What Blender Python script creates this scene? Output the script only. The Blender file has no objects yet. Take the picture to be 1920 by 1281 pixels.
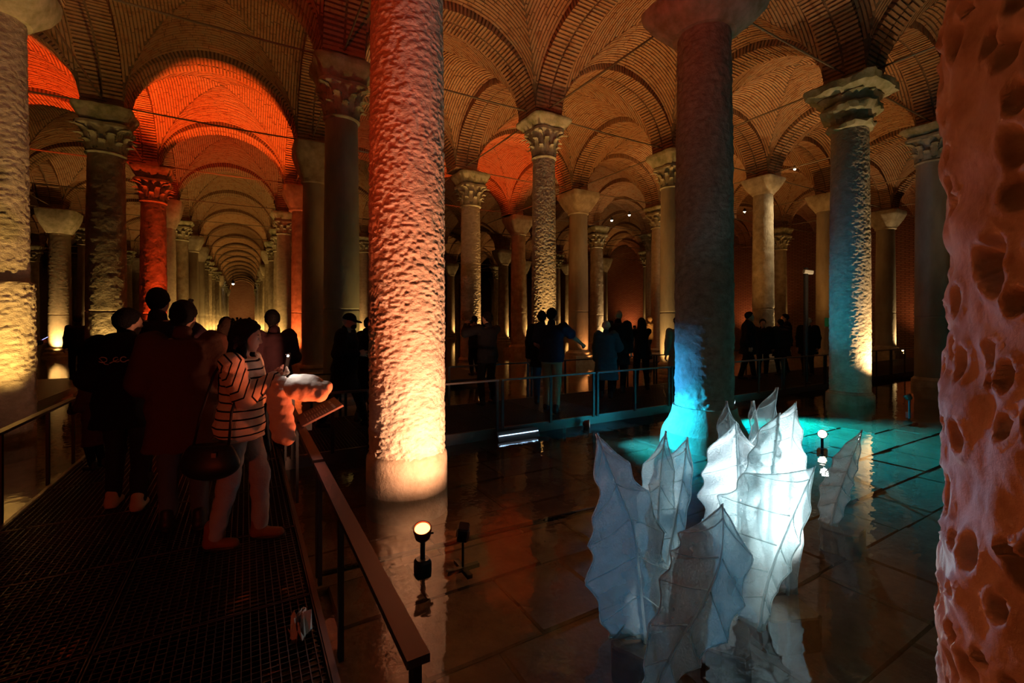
import bpy, math, random
import numpy as np
from mathutils import Vector, Matrix

# ------------------------------------------------------------------ camera, world, exposure
scene = bpy.context.scene
COL = scene.collection
TH = math.radians(30.3)                 # the camera looks 30.3 deg to the right of the main aisle (+Y)
CT, ST = math.cos(TH), math.sin(TH)
FPX, HOR, EYE = 853.0, 598.0, 1.80       # focal length and horizon in pixels of the 1920x1281 frame, eye height above the water
cam_d = bpy.data.cameras.new('camera')
cam_d.sensor_width = 36.0
cam_d.lens = FPX / 1920.0 * 36.0
cam_d.shift_y = -(640.5 - HOR) / 1920.0
cam_d.clip_start, cam_d.clip_end = 0.05, 400
cam = bpy.data.objects.new('camera', cam_d)
COL.objects.link(cam)
cam.location = (0, 0, EYE)
cam.rotation_euler = (math.radians(90), 0, -TH)
scene.camera = cam
world = bpy.data.worlds.new('world')
scene.world = world
world.use_nodes = True
world.node_tree.nodes['Background'].inputs[0].default_value = (0.10, 0.022, 0.008, 1)
world.node_tree.nodes['Background'].inputs[1].default_value = 0.0
scene.view_settings.view_transform = 'Standard'
scene.view_settings.look = 'None'
scene.view_settings.gamma = 1.0
scene.view_settings.use_curve_mapping = False
scene.view_settings.exposure = 0.0
cy = scene.cycles
cy.max_bounces = 5; cy.diffuse_bounces = 2; cy.glossy_bounces = 2; cy.light_sampling_threshold = 0.03; cy.use_adaptive_sampling = True; cy.adaptive_threshold = 0.08; cy.adaptive_min_samples = 20; cy.transmission_bounces = 4
cy.transparent_max_bounces = 10
cy.caustics_reflective = False; cy.caustics_refractive = False
cy.sample_clamp_indirect = 4.0
cy.use_denoising = True

def at(px, py, Z):
    """the place in the hall at depth Z that the photograph shows at (px, py)"""
    X = (px - 960.0) / FPX * Z
    return Vector((X * CT + Z * ST, Z * CT - X * ST, EYE - (py - HOR) / FPX * Z))

def spot(loc, target, power, color, size=70, blend=1.0, radius=0.06, name='uplight'):
    l = bpy.data.lights.new(name, 'SPOT')
    l.energy = power; l.color = color; l.spot_size = math.radians(size); l.spot_blend = blend
    l.shadow_soft_size = radius
    o = bpy.data.objects.new(name, l)
    COL.objects.link(o)
    o.location = loc
    o.rotation_euler = (Vector(target) - Vector(loc)).to_track_quat('-Z', 'Y').to_euler()
    return o

WARM = (1.0, 0.54, 0.17)
AMBER = (1.0, 0.42, 0.09)
PEACH = (1.0, 0.50, 0.24)
RED = (1.0, 0.055, 0.008)
TEAL = (0.0, 0.52, 0.86)
BLUE = (0.03, 0.40, 1.0)

# grid of the hall: U lines run across (rows of columns), V lines run along the main aisle
VL = [-17.6, -12.7, -7.8, -2.95, 1.65, 6.5, 11.4, 16.3, 21.1, 26.1, 31.0]
UL = [-5.0 + 4.9 * i for i in range(22)]      # -5.0, -0.1, 4.8, 9.7, 14.6, 19.5 ... 97.9
ZS = 6.9                                        # springing level above the water
RISE = 1.68

# ------------------------------------------------------------------ numpy helpers
def _hash(ix, iy, iz, seed):
    h = (ix.astype(np.int64) * 374761393 + iy.astype(np.int64) * 668265263 + iz.astype(np.int64) * 2147483647 + seed * 144269) & 0xffffffff
    h = ((h ^ (h >> 13)) * 1274126177) & 0xffffffff
    h = ((h ^ (h >> 16)) * 2246822519) & 0xffffffff
    return ((h ^ (h >> 15)) & 0xffffff) / float(0xffffff)

def vnoise(p, seed=0):
    p = np.asarray(p, dtype=np.float64)
    i = np.floor(p); f = p - i
    f = f * f * (3 - 2 * f)
    i = i.astype(np.int64)
    x, y, z = i[..., 0], i[..., 1], i[..., 2]
    fx, fy, fz = f[..., 0], f[..., 1], f[..., 2]
    def L(a, b, t): return a + (b - a) * t
    c00 = L(_hash(x, y, z, seed), _hash(x + 1, y, z, seed), fx)
    c10 = L(_hash(x, y + 1, z, seed), _hash(x + 1, y + 1, z, seed), fx)
    c01 = L(_hash(x, y, z + 1, seed), _hash(x + 1, y, z + 1, seed), fx)
    c11 = L(_hash(x, y + 1, z + 1, seed), _hash(x + 1, y + 1, z + 1, seed), fx)
    return L(L(c00, c10, fy), L(c01, c11, fy), fz) * 2 - 1

def sstep(a, b, x):
    t = np.clip((x - a) / (b - a), 0, 1)
    return t * t * (3 - 2 * t)

# ------------------------------------------------------------------ object helpers
def mesh(name, verts, faces, smooth=False):
    me = bpy.data.meshes.new(name)
    verts = np.asarray(verts, dtype=np.float32)
    if isinstance(faces, np.ndarray):
        n, k = faces.shape
        me.vertices.add(len(verts)); me.vertices.foreach_set('co', verts.ravel())
        me.loops.add(n * k); me.loops.foreach_set('vertex_index', faces.astype(np.int32).ravel())
        me.polygons.add(n)
        me.polygons.foreach_set('loop_start', np.arange(0, n * k, k, dtype=np.int32))
        me.update(calc_edges=True)
    else:
        me.from_pydata(verts.tolist(), [], faces)
    if smooth:
        me.polygons.foreach_set('use_smooth', np.ones(len(me.polygons), dtype=bool))
    me.update()
    return me

def put(name, me, mat=None, parent=None, loc=None, rot=None, scale=None, **props):
    o = bpy.data.objects.new(name, me)
    COL.objects.link(o)
    if mat is not None and me is not None and len(me.materials) == 0:
        me.materials.append(mat)
    if parent is not None: o.parent = parent
    if loc is not None: o.location = loc
    if rot is not None: o.rotation_euler = rot
    if scale is not None: o.scale = scale
    for k, v in props.items(): o[k] = v
    return o

def thing(name, label, category, loc=(0, 0, 0), rz=0.0, group=None, scale=None):
    o = bpy.data.objects.new(name, None)
    COL.objects.link(o)
    o.empty_display_size = 0.1
    o.location = loc; o.rotation_euler = (0, 0, rz)
    if scale is not None: o.scale = scale
    o['label'] = label; o['category'] = category
    if group: o['group'] = group
    return o

class MB:
    """collects boxes, bars, tubes and lofts into one mesh"""
    def __init__(s): s.v = []; s.f = []
    def add(s, verts, faces):
        b = len(s.v)
        s.v.extend([tuple(p) for p in verts]); s.f.extend([tuple(i + b for i in q) for q in faces])
        return s
    def box(s, x0, x1, y0, y1, z0, z1):
        return s.add([(x0, y0, z0), (x1, y0, z0), (x1, y1, z0), (x0, y1, z0), (x0, y0, z1), (x1, y0, z1), (x1, y1, z1), (x0, y1, z1)],
                     [(3, 2, 1, 0), (4, 5, 6, 7), (0, 1, 5, 4), (1, 2, 6, 5), (2, 3, 7, 6), (3, 0, 4, 7)])
    def bar(s, a, b, w, h, up=(0, 0, 1)):
        a, b = Vector(a), Vector(b); d = (b - a).normalized(); up = Vector(up)
        x = d.cross(up).normalized() * (w / 2); y = x.cross(d).normalized() * (h / 2)
        vs = [p + i * x + j * y for p in (a, b) for (i, j) in ((-1, -1), (1, -1), (1, 1), (-1, 1))]
        return s.add(vs, [(3, 2, 1, 0), (4, 5, 6, 7), (0, 1, 5, 4), (1, 2, 6, 5), (2, 3, 7, 6), (3, 0, 4, 7)])
    def tube(s, pts, r, n=8, caps=True):
        pts = [Vector(p) for p in pts]
        rr = r if isinstance(r, (list, tuple)) else [r] * len(pts)
        b = len(s.v); up = Vector((0.13, 0.21, 1)).normalized()
        for k, p in enumerate(pts):
            d = (pts[min(k + 1, len(pts) - 1)] - pts[max(k - 1, 0)]).normalized()
            x = d.cross(up)
            if x.length < 1e-3: x = d.cross(Vector((1, 0, 0)))
            x.normalize(); y = d.cross(x)
            for q in range(n):
                a = 2 * math.pi * q / n
                s.v.append(tuple(p + rr[k] * (math.cos(a) * x + math.sin(a) * y)))
        for k in range(len(pts) - 1):
            for q in range(n):
                s.f.append((b + k * n + q, b + k * n + (q + 1) % n, b + (k + 1) * n + (q + 1) % n, b + (k + 1) * n + q))
        if caps:
            s.f.append(tuple(b + q for q in reversed(range(n)))); s.f.append(tuple(b + (len(pts) - 1) * n + q for q in range(n)))
        return s
    def lathe(s, prof, n=32, cx=0, cy=0, caps=True):
        b = len(s.v)
        for (r, z) in prof:
            for q in range(n):
                a = 2 * math.pi * q / n
                s.v.append((cx + r * math.cos(a), cy + r * math.sin(a), z))
        for k in range(len(prof) - 1):
            for q in range(n):
                s.f.append((b + k * n + q, b + k * n + (q + 1) % n, b + (k + 1) * n + (q + 1) % n, b + (k + 1) * n + q))
        if caps:
            s.f.append(tuple(b + q for q in reversed(range(n)))); s.f.append(tuple(b + (len(prof) - 1) * n + q for q in range(n)))
        return s
    def loft(s, secs, n=32, noise=0.0, seed=0):
        """secs: (half width, superellipse exponent, z)"""
        b = len(s.v); rnd = random.Random(seed)
        for (r, e, z) in secs:
            for q in range(n):
                a = 2 * math.pi * (q + 0.5) / n; c, d = math.cos(a), math.sin(a)
                k = (abs(c) ** e + abs(d) ** e) ** (-1 / e)
                k *= 1 + noise * rnd.uniform(-1, 1)
                s.v.append((r * k * c, r * k * d, z + noise * 0.25 * rnd.uniform(-1, 1)))
        for k in range(len(secs) - 1):
            for q in range(n):
                s.f.append((b + k * n + q, b + k * n + (q + 1) % n, b + (k + 1) * n + (q + 1) % n, b + (k + 1) * n + q))
        s.f.append(tuple(b + q for q in reversed(range(n)))); s.f.append(tuple(b + (len(secs) - 1) * n + q for q in range(n)))
        return s
    def mesh(s, name, smooth=False): return mesh(name, s.v, s.f, smooth)

def auto_smooth(me, deg=40):
    me.polygons.foreach_set('use_smooth', np.ones(len(me.polygons), dtype=bool))
    try: me.set_sharp_from_angle(angle=math.radians(deg))
    except Exception: pass
    return me

# ------------------------------------------------------------------ materials
def new_mat(name):
    m = bpy.data.materials.new(name); m.use_nodes = True
    nt = m.node_tree
    return m, nt, nt.nodes['Principled BSDF']

def node(nt, kind, **kw):
    n = nt.nodes.new(kind)
    for k, v in kw.items():
        if k in n.inputs: n.inputs[k].default_value = v
        else: setattr(n, k, v)
    return n

def ramp(nt, stops):
    r = nt.nodes.new('ShaderNodeValToRGB')
    while len(r.color_ramp.elements) < len(stops): r.color_ramp.elements.new(0.5)
    for e, (p, c) in zip(r.color_ramp.elements, stops):
        e.position = p; e.color = (c[0], c[1], c[2], 1)
    return r

def rough_mat(name, c1, c2, scale=3.0, rough=0.85, bump=0.3, bscale=30.0, bdist=0.02, stretch=(1, 1, 1), spec=0.25, c3=None, coords='pos'):
    """mottled mineral surface: two or three colours by noise, relief by two noises"""
    m, nt, b = new_mat(name)
    g = node(nt, 'ShaderNodeNewGeometry') if coords == 'pos' else node(nt, 'ShaderNodeTexCoord')
    src = g.outputs['Position'] if coords == 'pos' else g.outputs['Object']
    mp = node(nt, 'ShaderNodeMapping'); mp.inputs['Scale'].default_value = stretch
    nt.links.new(src, mp.inputs['Vector'])
    n1 = node(nt, 'ShaderNodeTexNoise', Scale=scale, Detail=6.0, Roughness=0.62)
    nt.links.new(mp.outputs[0], n1.inputs['Vector'])
    stops = [(0.32, c1), (0.66, c2)] if c3 is None else [(0.3, c1), (0.5, c2), (0.68, c3)]
    r = ramp(nt, stops)
    nt.links.new(n1.outputs['Fac'], r.inputs[0]); nt.links.new(r.outputs[0], b.inputs['Base Color'])
    b.inputs['Roughness'].default_value = rough
    b.inputs['Specular IOR Level'].default_value = spec
    if bump > 0:
        n2 = node(nt, 'ShaderNodeTexNoise', Scale=bscale, Detail=5.0, Roughness=0.6)
        nt.links.new(mp.outputs[0], n2.inputs['Vector'])
        bp = node(nt, 'ShaderNodeBump', Strength=bump, Distance=bdist)
        nt.links.new(n2.outputs['Fac'], bp.inputs['Height']); nt.links.new(bp.outputs[0], b.inputs['Normal'])
    return m

def plain(name, col, rough=0.6, metal=0.0, spec=0.4, bump=0.0, bscale=60, emit=None, estr=0.0):
    m, nt, b = new_mat(name)
    b.inputs['Base Color'].default_value = (*col, 1); b.inputs['Roughness'].default_value = rough
    b.inputs['Metallic'].default_value = metal; b.inputs['Specular IOR Level'].default_value = spec
    if emit:
        b.inputs['Emission Color'].default_value = (*emit, 1); b.inputs['Emission Strength'].default_value = estr
    if bump > 0:
        tc = node(nt, 'ShaderNodeTexCoord')
        n2 = node(nt, 'ShaderNodeTexNoise', Scale=bscale, Detail=4.0)
        nt.links.new(tc.outputs['Object'], n2.inputs['Vector'])
        bp = node(nt, 'ShaderNodeBump', Strength=bump, Distance=0.01)
        nt.links.new(n2.outputs['Fac'], bp.inputs['Height']); nt.links.new(bp.outputs[0], b.inputs['Normal'])
    return m

M = {}
M['stone'] = rough_mat('limestone', (0.30, 0.25, 0.17), (0.52, 0.46, 0.35), 4.0, 0.85, 0.5, 26, 0.02)
M['stone_smooth'] = rough_mat('polished_marble', (0.30, 0.26, 0.19), (0.44, 0.40, 0.31), 2.2, 0.6, 0.15, 14, 0.01, (1, 1, 0.35))
M['stone_pick'] = rough_mat('picked_limestone', (0.42, 0.36, 0.27), (0.60, 0.53, 0.42), 6.0, 0.85, 0.8, 42, 0.02, (1, 1, 1.5))
M['stone_green'] = rough_mat('mossy_limestone', (0.22, 0.23, 0.11), (0.50, 0.45, 0.32), 5.0, 0.85, 0.5, 30, 0.02)
M['granite'] = rough_mat('rough_granite', (0.30, 0.27, 0.21), (0.48, 0.45, 0.38), 9.0, 0.8, 0.8, 34, 0.02)
M['holed'] = rough_mat('worn_pocked_marble', (0.40, 0.28, 0.19), (0.62, 0.52, 0.42), 7.0, 0.7, 0.35, 40, 0.01)
M['capital'] = rough_mat('carved_marble', (0.28, 0.27, 0.16), (0.55, 0.50, 0.38), 5.0, 0.8, 0.3, 40, 0.01)
M['brick'] = rough_mat('old_brick', (0.30, 0.13, 0.06), (0.46, 0.26, 0.14), 5.0, 0.9, 0.5, 40, 0.015, c3=(0.40, 0.27, 0.17))
M['mortar'] = rough_mat('sooty_lime_mortar', (0.12, 0.075, 0.045), (0.24, 0.16, 0.10), 8.0, 0.95, 0.5, 45, 0.02)  # dark mortar, contrasting with the paler brick
M['slab'] = rough_mat('wet_floor_slab', (0.12, 0.065, 0.035), (0.24, 0.145, 0.085), 2.5, 0.7, 0.35, 18, 0.02)
M['bed'] = rough_mat('flooded_floor', (0.10, 0.08, 0.05), (0.26, 0.20, 0.13), 1.4, 0.8, 0.35, 10, 0.03)
M['iron'] = plain('tie_rod_iron', (0.22, 0.17, 0.12), 0.5, 0.6)
M['steel'] = plain('dark_painted_steel', (0.035, 0.03, 0.03), 0.42, 0.3, 0.5)
M['rail'] = plain('brushed_rail_steel', (0.16, 0.13, 0.12), 0.38, 0.7, 0.5)
M['grate'] = plain('galvanised_grating', (0.10, 0.075, 0.07), 0.45, 0.6, 0.5)
M['black'] = plain('black_plastic', (0.012, 0.012, 0.013), 0.45)

# wall brick: coursed, far away
def wall_mat():
    m, nt, b = new_mat('brick_walling')
    tc = node(nt, 'ShaderNodeTexCoord'); br = node(nt, 'ShaderNodeTexBrick', Scale=1.0)
    br.inputs['Color1'].default_value = (0.34, 0.17, 0.10, 1); br.inputs['Color2'].default_value = (0.42, 0.25, 0.15, 1)
    br.inputs['Mortar'].default_value = (0.16, 0.09, 0.06, 1)
    br.inputs['Brick Width'].default_value = 0.36; br.inputs['Row Height'].default_value = 0.10; br.inputs['Mortar Size'].default_value = 0.02
    nt.links.new(tc.outputs['UV'], br.inputs['Vector'])
    nt.links.new(br.outputs['Color'], b.inputs['Base Color']); b.inputs['Roughness'].default_value = 0.9
    bp = node(nt, 'ShaderNodeBump', Strength=0.6, Distance=0.02)
    inv = node(nt, 'ShaderNodeMath', operation='SUBTRACT'); inv.inputs[0].default_value = 1.0
    nt.links.new(br.outputs['Fac'], inv.inputs[1]); nt.links.new(inv.outputs[0], bp.inputs['Height']); nt.links.new(bp.outputs[0], b.inputs['Normal'])
    return m
M['walling'] = wall_mat()

def water_mat():
    m = bpy.data.materials.new('still_water'); m.use_nodes = True
    nt = m.node_tree; nt.nodes.clear()
    out = node(nt, 'ShaderNodeOutputMaterial')
    tr = node(nt, 'ShaderNodeBsdfTransparent'); tr.inputs[0].default_value = (0.80, 0.80, 0.74, 1)
    gl = node(nt, 'ShaderNodeBsdfGlossy'); gl.inputs['Roughness'].default_value = 0.015; gl.inputs[0].default_value = (1, 1, 1, 1)
    fr = node(nt, 'ShaderNodeFresnel', IOR=1.40)
    g = node(nt, 'ShaderNodeNewGeometry')
    io = node(nt, 'ShaderNodeMapRange'); io.inputs[3].default_value = 1.5; io.inputs[4].default_value = 1 / 1.5      # same reflectance from both sides
    nt.links.new(g.outputs['Backfacing'], io.inputs[0]); nt.links.new(io.outputs[0], fr.inputs['IOR'])
    n = node(nt, 'ShaderNodeTexNoise', Scale=7.0, Detail=2.0, Roughness=0.5)
    nt.links.new(g.outputs['Position'], n.inputs['Vector'])
    bp = node(nt, 'ShaderNodeBump', Strength=0.10, Distance=0.03)
    nt.links.new(n.outputs['Fac'], bp.inputs['Height'])
    for q in (gl, fr): nt.links.new(bp.outputs[0], q.inputs['Normal'])
    mx = node(nt, 'ShaderNodeMixShader')
    nt.links.new(fr.outputs[0], mx.inputs[0]); nt.links.new(tr.outputs[0], mx.inputs[1]); nt.links.new(gl.outputs[0], mx.inputs[2])
    nt.links.new(mx.outputs[0], out.inputs[0])
    return m
M['water'] = water_mat()

# ================================================================== THE SETTING
def in_view(x, y, margin=0.12):
    Z = x * ST + y * CT; X = x * CT - y * ST
    if Z < 0.5: return math.hypot(x, y) < 7
    return abs(X / Z) < 960 / FPX + margin + 1.2 / Z

# ---- floor under the water, with real slabs where the photograph lets one tell them apart
floor = put('floor', mesh('floor', [(VL[0], UL[0], -0.30), (VL[-1], UL[0], -0.30), (VL[-1], UL[-1], -0.30), (VL[0], UL[-1], -0.30)], [(0, 1, 2, 3)]), M['bed'], kind='structure')
rnd = random.Random(4)
slab_me = []
for k in range(6):
    w, d = 0.50, 0.50
    vs = [(-w, -d, 0), (w, -d, 0), (w, d, 0), (-w, d, 0)]
    e = 0.018
    top = [(-w + e, -d + e, 0.06), (w - e, -d + e, 0.06 + rnd.uniform(-.012, .012)), (w - e, d - e, 0.06 + rnd.uniform(-.012, .012)), (-w + e, d - e, 0.06)]
    mid = [(a, b2, 0.045) for (a, b2, c) in vs]
    m_ = mesh('slab', vs + mid + top, [(0, 1, 5, 4), (1, 2, 6, 5), (2, 3, 7, 6), (3, 0, 4, 7), (4, 5, 9, 8), (5, 6, 10, 9), (6, 7, 11, 10), (7, 4, 8, 11), (8, 9, 10, 11)])
    slab_me.append(m_)
y = -0.6
row = 0
while y < 6.0:
    d = rnd.choice([0.55, 0.7, 0.85])
    x = 0.55 - rnd.random() * 0.5
    while x < 10.5:
        w = rnd.choice([0.6, 0.8, 1.0, 1.25])
        put('slab', slab_me[rnd.randrange(6)], M['slab'], floor, (x + w / 2, y + d / 2, -0.30), None, (w * 0.994, d * 0.994, 1 + rnd.uniform(-.12, .2)))
        x += w
    y += d; row += 1

water = put('water', mesh('water', [(VL[0], UL[0], 0), (VL[-1], UL[0], 0), (VL[-1], UL[-1], 0), (VL[0], UL[-1], 0)], [(0, 1, 2, 3)]), M['water'], kind='structure')
water['label'] = 'shallow still water flooding the floor of the hall'; water['category'] = 'water'

def wall(name, a, b, z0, z1, thick):
    a, b = Vector(a), Vector(b); L = (b - a).length; d = (b - a) / L; n = Vector((-d.y, d.x)) * thick
    vs = [(a.x, a.y, z0), (b.x, b.y, z0), (b.x, b.y, z1), (a.x, a.y, z1)]
    vs += [(x + n.x, y_ + n.y, z) for (x, y_, z) in vs]
    me = mesh(name, vs, [(0, 1, 2, 3), (7, 6, 5, 4), (4, 5, 1, 0), (3, 2, 6, 7), (0, 3, 7, 4), (1, 5, 6, 2)])
    uv = me.uv_layers.new(name='UVMap')
    for p in me.polygons:
        for li in p.loop_indices:
            co = me.vertices[me.loops[li].vertex_index].co
            uv.data[li].uv = ((Vector((co.x, co.y)) - a).dot(d), co.z)
    return put(name, me, M['walling'], kind='structure')
wall('wall_right', (VL[-1], UL[-1]), (VL[-1], UL[0]), -0.3, 10, 0.4)
wall('wall_left', (VL[0], UL[0]), (VL[0], UL[-1]), -0.3, 10, 0.4)
wall('wall_far', (VL[0], UL[-1]), (VL[-1], UL[-1]), -0.3, 10, 0.4)
wall('wall_near', (VL[-1], UL[0]), (VL[0], UL[0]), -0.3, 10, 0.4)

# ---- ceiling: brick arches on the grid lines, a domed groin vault over every bay
ceiling = bpy.data.objects.new('ceiling', None); COL.objects.link(ceiling); ceiling['kind'] = 'structure'
ceiling['label'] = 'brick vaulted ceiling of arches and domed groin vaults'; ceiling.location = (0, 0, 0)
HALFW = 0.40                                   # half width of an arch
A0 = 2.45 - 0.40                               # half span of an arch for a 4.9 m bay

def vz(x, y, a=2.06):
    gx, gy = np.clip(1 - (x / a) ** 2, 0, 1), np.clip(1 - (y / a) ** 2, 0, 1)
    return 0.05 + (RISE + 0.16) * np.maximum(np.sqrt(gx), np.sqrt(gy)) + 0.42 * gx * gy

def vault_shell(n, off):
    g = np.linspace(-2.06, 2.06, n + 1)
    X, Y = np.meshgrid(g, g, indexing='ij')
    Z = vz(X, Y) + off
    v = np.stack([X, Y, Z], -1).reshape(-1, 3)
    i, j = np.meshgrid(np.arange(n), np.arange(n), indexing='ij')
    a = (i * (n + 1) + j).ravel()
    f = np.stack([a, a + 1, a + n + 2, a + n + 1], -1)
    return v, f
VAULT_SHELL = mesh('vault_mortar', *vault_shell(36, 0.0), smooth=True)
VAULT_FAR = mesh('vault_far', *vault_shell(20, -0.02), smooth=True)

def vault_bricks():
    rnd = random.Random(11); V = []; F = []
    pitch, gap = 0.074, 0.026
    nr = int(2.06 / pitch)
    for k in range(nr):
        s1 = 2.05 - k * pitch; s0 = max(s1 - (pitch - gap), 0.01)
        for side in range(4):
            t = -s1 + rnd.random() * 0.1
            while t < s1 - 0.05:
                L = min(rnd.uniform(0.26, 0.38), s1 - t)
                drop = -0.020 + rnd.uniform(-0.008, 0.006)
                ns = 3
                b = len(V)
                for q in range(ns + 1):
                    tt = t + (L - 0.014) * q / ns
                    for (s, dz) in ((s1, 0.03), (s1, drop), (s0, drop), (s0, 0.03)):
                        tc = max(-s, min(s, tt))
                        x, y = ((tc, -s), (s, tc), (-tc, s), (-s, -tc))[side]
                        V.append((x, y, float(vz(np.float64(x), np.float64(y))) + dz))
                for q in range(ns):
                    o = b + 4 * q
                    for e in range(3): F.append((o + e, o + 4 + e, o + 5 + e, o + 1 + e))
                F.append((b, b + 1, b + 2, b + 3)); o = b + 4 * ns; F.append((o + 3, o + 2, o + 1, o))
                t += L
    return mesh('vault_brick_courses', V, F)
VAULT_BRICKS = vault_bricks()

def arch_pt(a, b, ang):
    return a * math.cos(ang), b * math.sin(ang)

def arch_core(n=40):
    """mortar body of an arch, spans x -A0..A0, width along y; soffit lies 2 cm behind the brick faces"""
    V, F = [], []
    for k in range(n + 1):
        g = math.pi * k / n
        xi, zi = arch_pt(A0 + 0.02, RISE + 0.02, g); xo, zo = arch_pt(A0 + 0.40, RISE + 0.40, g)
        for (x, z, yy) in ((xi, zi, -HALFW + .02), (xi, zi, HALFW - .02), (xo, zo, HALFW - .02), (xo, zo, -HALFW + .02)): V.append((x, yy, z))
    for k in range(n):
        o = 4 * k
        for e in range(4): F.append((o + e, o + (e + 1) % 4, o + 4 + (e + 1) % 4, o + 4 + e))
    F.append((0, 3, 2, 1)); o = 4 * n; F.append((o, o + 1, o + 2, o + 3))
    return mesh('arch_core', V, F)
ARCH_CORE = arch_core()

def arch_bricks(only=None):
    """voussoir bricks, two rings side by side with an open joint between them; list of (verts, faces)"""
    rnd = random.Random(5); out = []
    n = 66
    tt = [0.0]
    ang = np.linspace(0, math.pi, 2001)
    px, pz = A0 * np.cos(ang), RISE * np.sin(ang)
    s = np.concatenate([[0], np.cumsum(np.hypot(np.diff(px), np.diff(pz)))])
    for k in range(n):
        for ring in (-1, 1):
            s0 = s[-1] * (k + 0.02) / n + rnd.uniform(-.004, .004); s1 = s[-1] * (k + 0.56) / n + rnd.uniform(-.006, .006)
            g0, g1 = np.interp(s0, s, ang), np.interp(s1, s, ang)
            d = rnd.uniform(-.014, .008)
            y0, y1 = (0.022, HALFW - rnd.uniform(0, .015)) if ring > 0 else (-HALFW + rnd.uniform(0, .015), -0.022)
            vs = []
            for g in (g0, g1):
                for yy in (y0, y1):
                    for rad in (0.0, 0.34):
                        x, z = arch_pt(A0 + rad + (d if rad == 0 else 0), RISE + rad + (d if rad == 0 else 0), g)
                        vs.append((x, yy, z))
            # order: g0y0i g0y0o g0y1i g0y1o g1y0i g1y0o g1y1i g1y1o
            fs = [(0, 2, 6, 4), (0, 1, 3, 2), (4, 6, 7, 5), (0, 4, 5, 1), (2, 3, 7, 6)]
            out.append((vs, fs))
    return out
AB = arch_bricks()
_mb = MB()
for vs, fs in AB: _mb.add(vs, fs)
ARCH_BRICKS = _mb.mesh('arch_brick_courses')
BRICK_ME = [mesh('brick', vs, fs) for vs, fs in AB]
ROD_ME = MB().tube([(-2.45, 0, 0.14), (-1.2, 0, 0.12), (0, 0, 0.11), (1.2, 0, 0.12), (2.45, 0, 0.14)], 0.020, 6).mesh('tie_rod')
_mb = MB()
for k in range(12):
    z0 = k * 0.085
    _mb.box(-0.40, 0.40, -0.40, 0.40, z0, z0 + 0.05); _mb.box(-0.375, 0.375, -0.375, 0.375, z0 + 0.05, z0 + 0.085)
PIER_ME = _mb.mesh('pier_courses')

SINGLE = {('u', 9.7, 5), ('v', 6.5, 2)}          # arches whose bricks are separate pieces
def arch(cx, cy, rz, span, key, detail):
    sc = ((span - 0.8) / 4.1, 1, 1)
    o = put('arch', ARCH_CORE, M['mortar'], ceiling, (cx, cy, ZS), (0, 0, rz), sc)
    if key in SINGLE:
        for me in BRICK_ME: put('brick', me, M['brick'], o)
    elif detail:
        put('brick_courses', ARCH_BRICKS, M['brick'], o, kind='stuff')
    put('tie_rod', ROD_ME, M['iron'], o, None, None, (span / (4.9 * sc[0]), 1, 1))

n_bay = 0
for i in range(len(UL) - 1):
    for j in range(len(VL) - 1):
        x0, x1, y0, y1 = VL[j], VL[j + 1], UL[i], UL[i + 1]
        cx, cy_ = (x0 + x1) / 2, (y0 + y1) / 2
        vis = any(in_view(x, y_) for x in (x0, cx, x1) for y_ in (y0, cy_, y1))
        if not vis and math.hypot(cx, cy_) > 9: continue
        dist = math.hypot(cx, cy_)
        near = dist < 34
        sc = ((x1 - x0) / 4.9, 1, 1)
        sc = ((x1 - x0 - 0.78) / 4.12, (y1 - y0 - 0.78) / 4.12, 1)
        if near:
            o = put('vault', VAULT_SHELL, M['mortar'], ceiling, (cx, cy_, ZS), None, sc)
            put('brick_courses', VAULT_BRICKS, M['brick'], o, kind='stuff')
        else:
            put('vault', VAULT_FAR, M['brick'], ceiling, (cx, cy_, ZS), None, sc)
        n_bay += 1
        # arch on the near side (across the aisle) and on the left side (along the aisle)
        d2 = dist < 48
        arch(cx, y0, 0.0, x1 - x0, ('u', round(y0, 1), j), d2)
        arch(x0, cy_, math.pi / 2, y1 - y0, ('v', round(x0, 1), i), d2)
        put('pier', PIER_ME, M['brick'], ceiling, (x0, y0, ZS))

# ================================================================== COLUMNS
def shaft_mesh(name, r0, r1, z0, z1, na, nz, disp, joint=None):
    th = np.linspace(0, 2 * np.pi, na, endpoint=False)
    z = np.linspace(z0, z1, nz)
    T, Z = np.meshgrid(th, z, indexing='xy')            # rows = z
    t = (Z - z0) / (z1 - z0)
    R = r0 + (r1 - r0) * t + 0.012 * np.sin(np.pi * t)
    P = np.stack([R * np.cos(T), R * np.sin(T), Z], -1)
    D = disp(P, T, Z, R)
    if joint:
        for jz in joint: D = D - 0.018 * np.exp(-((Z - jz + 0.006 * np.sin(3 * T)) / 0.012) ** 2)
    R2 = R + D
    V = np.stack([R2 * np.cos(T), R2 * np.sin(T), Z], -1).reshape(-1, 3)
    i, j = np.meshgrid(np.arange(nz - 1), np.arange(na), indexing='ij')
    a = (i * na + j).ravel(); b = (i * na + (j + 1) % na).ravel()
    return mesh(name, V, np.stack([a, b, b + na, a + na], -1), smooth=True)

def d_picked(amp=0.014, sc=1.0, seed=0):
    """surface dressed all over with pick marks"""
    def f(P, T, Z, R):
        q = P * np.array([15, 15, 26]) * sc + 0.35 * vnoise(P * 9, seed + 5)[..., None]
        n = vnoise(q, seed); n2 = vnoise(q * 2.1 + 7, seed + 1)
        m = vnoise(P * 2.2, seed + 2) * 0.3 + 0.9
        return amp * m * (np.tanh(2.0 * n) * 0.8 + 0.35 * n2)
    return f

def d_smooth(amp=0.004, seed=0):
    return lambda P, T, Z, R: amp * vnoise(P * np.array([5, 5, 2]), seed) + amp * 0.5 * vnoise(P * 14, seed + 1)

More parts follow.
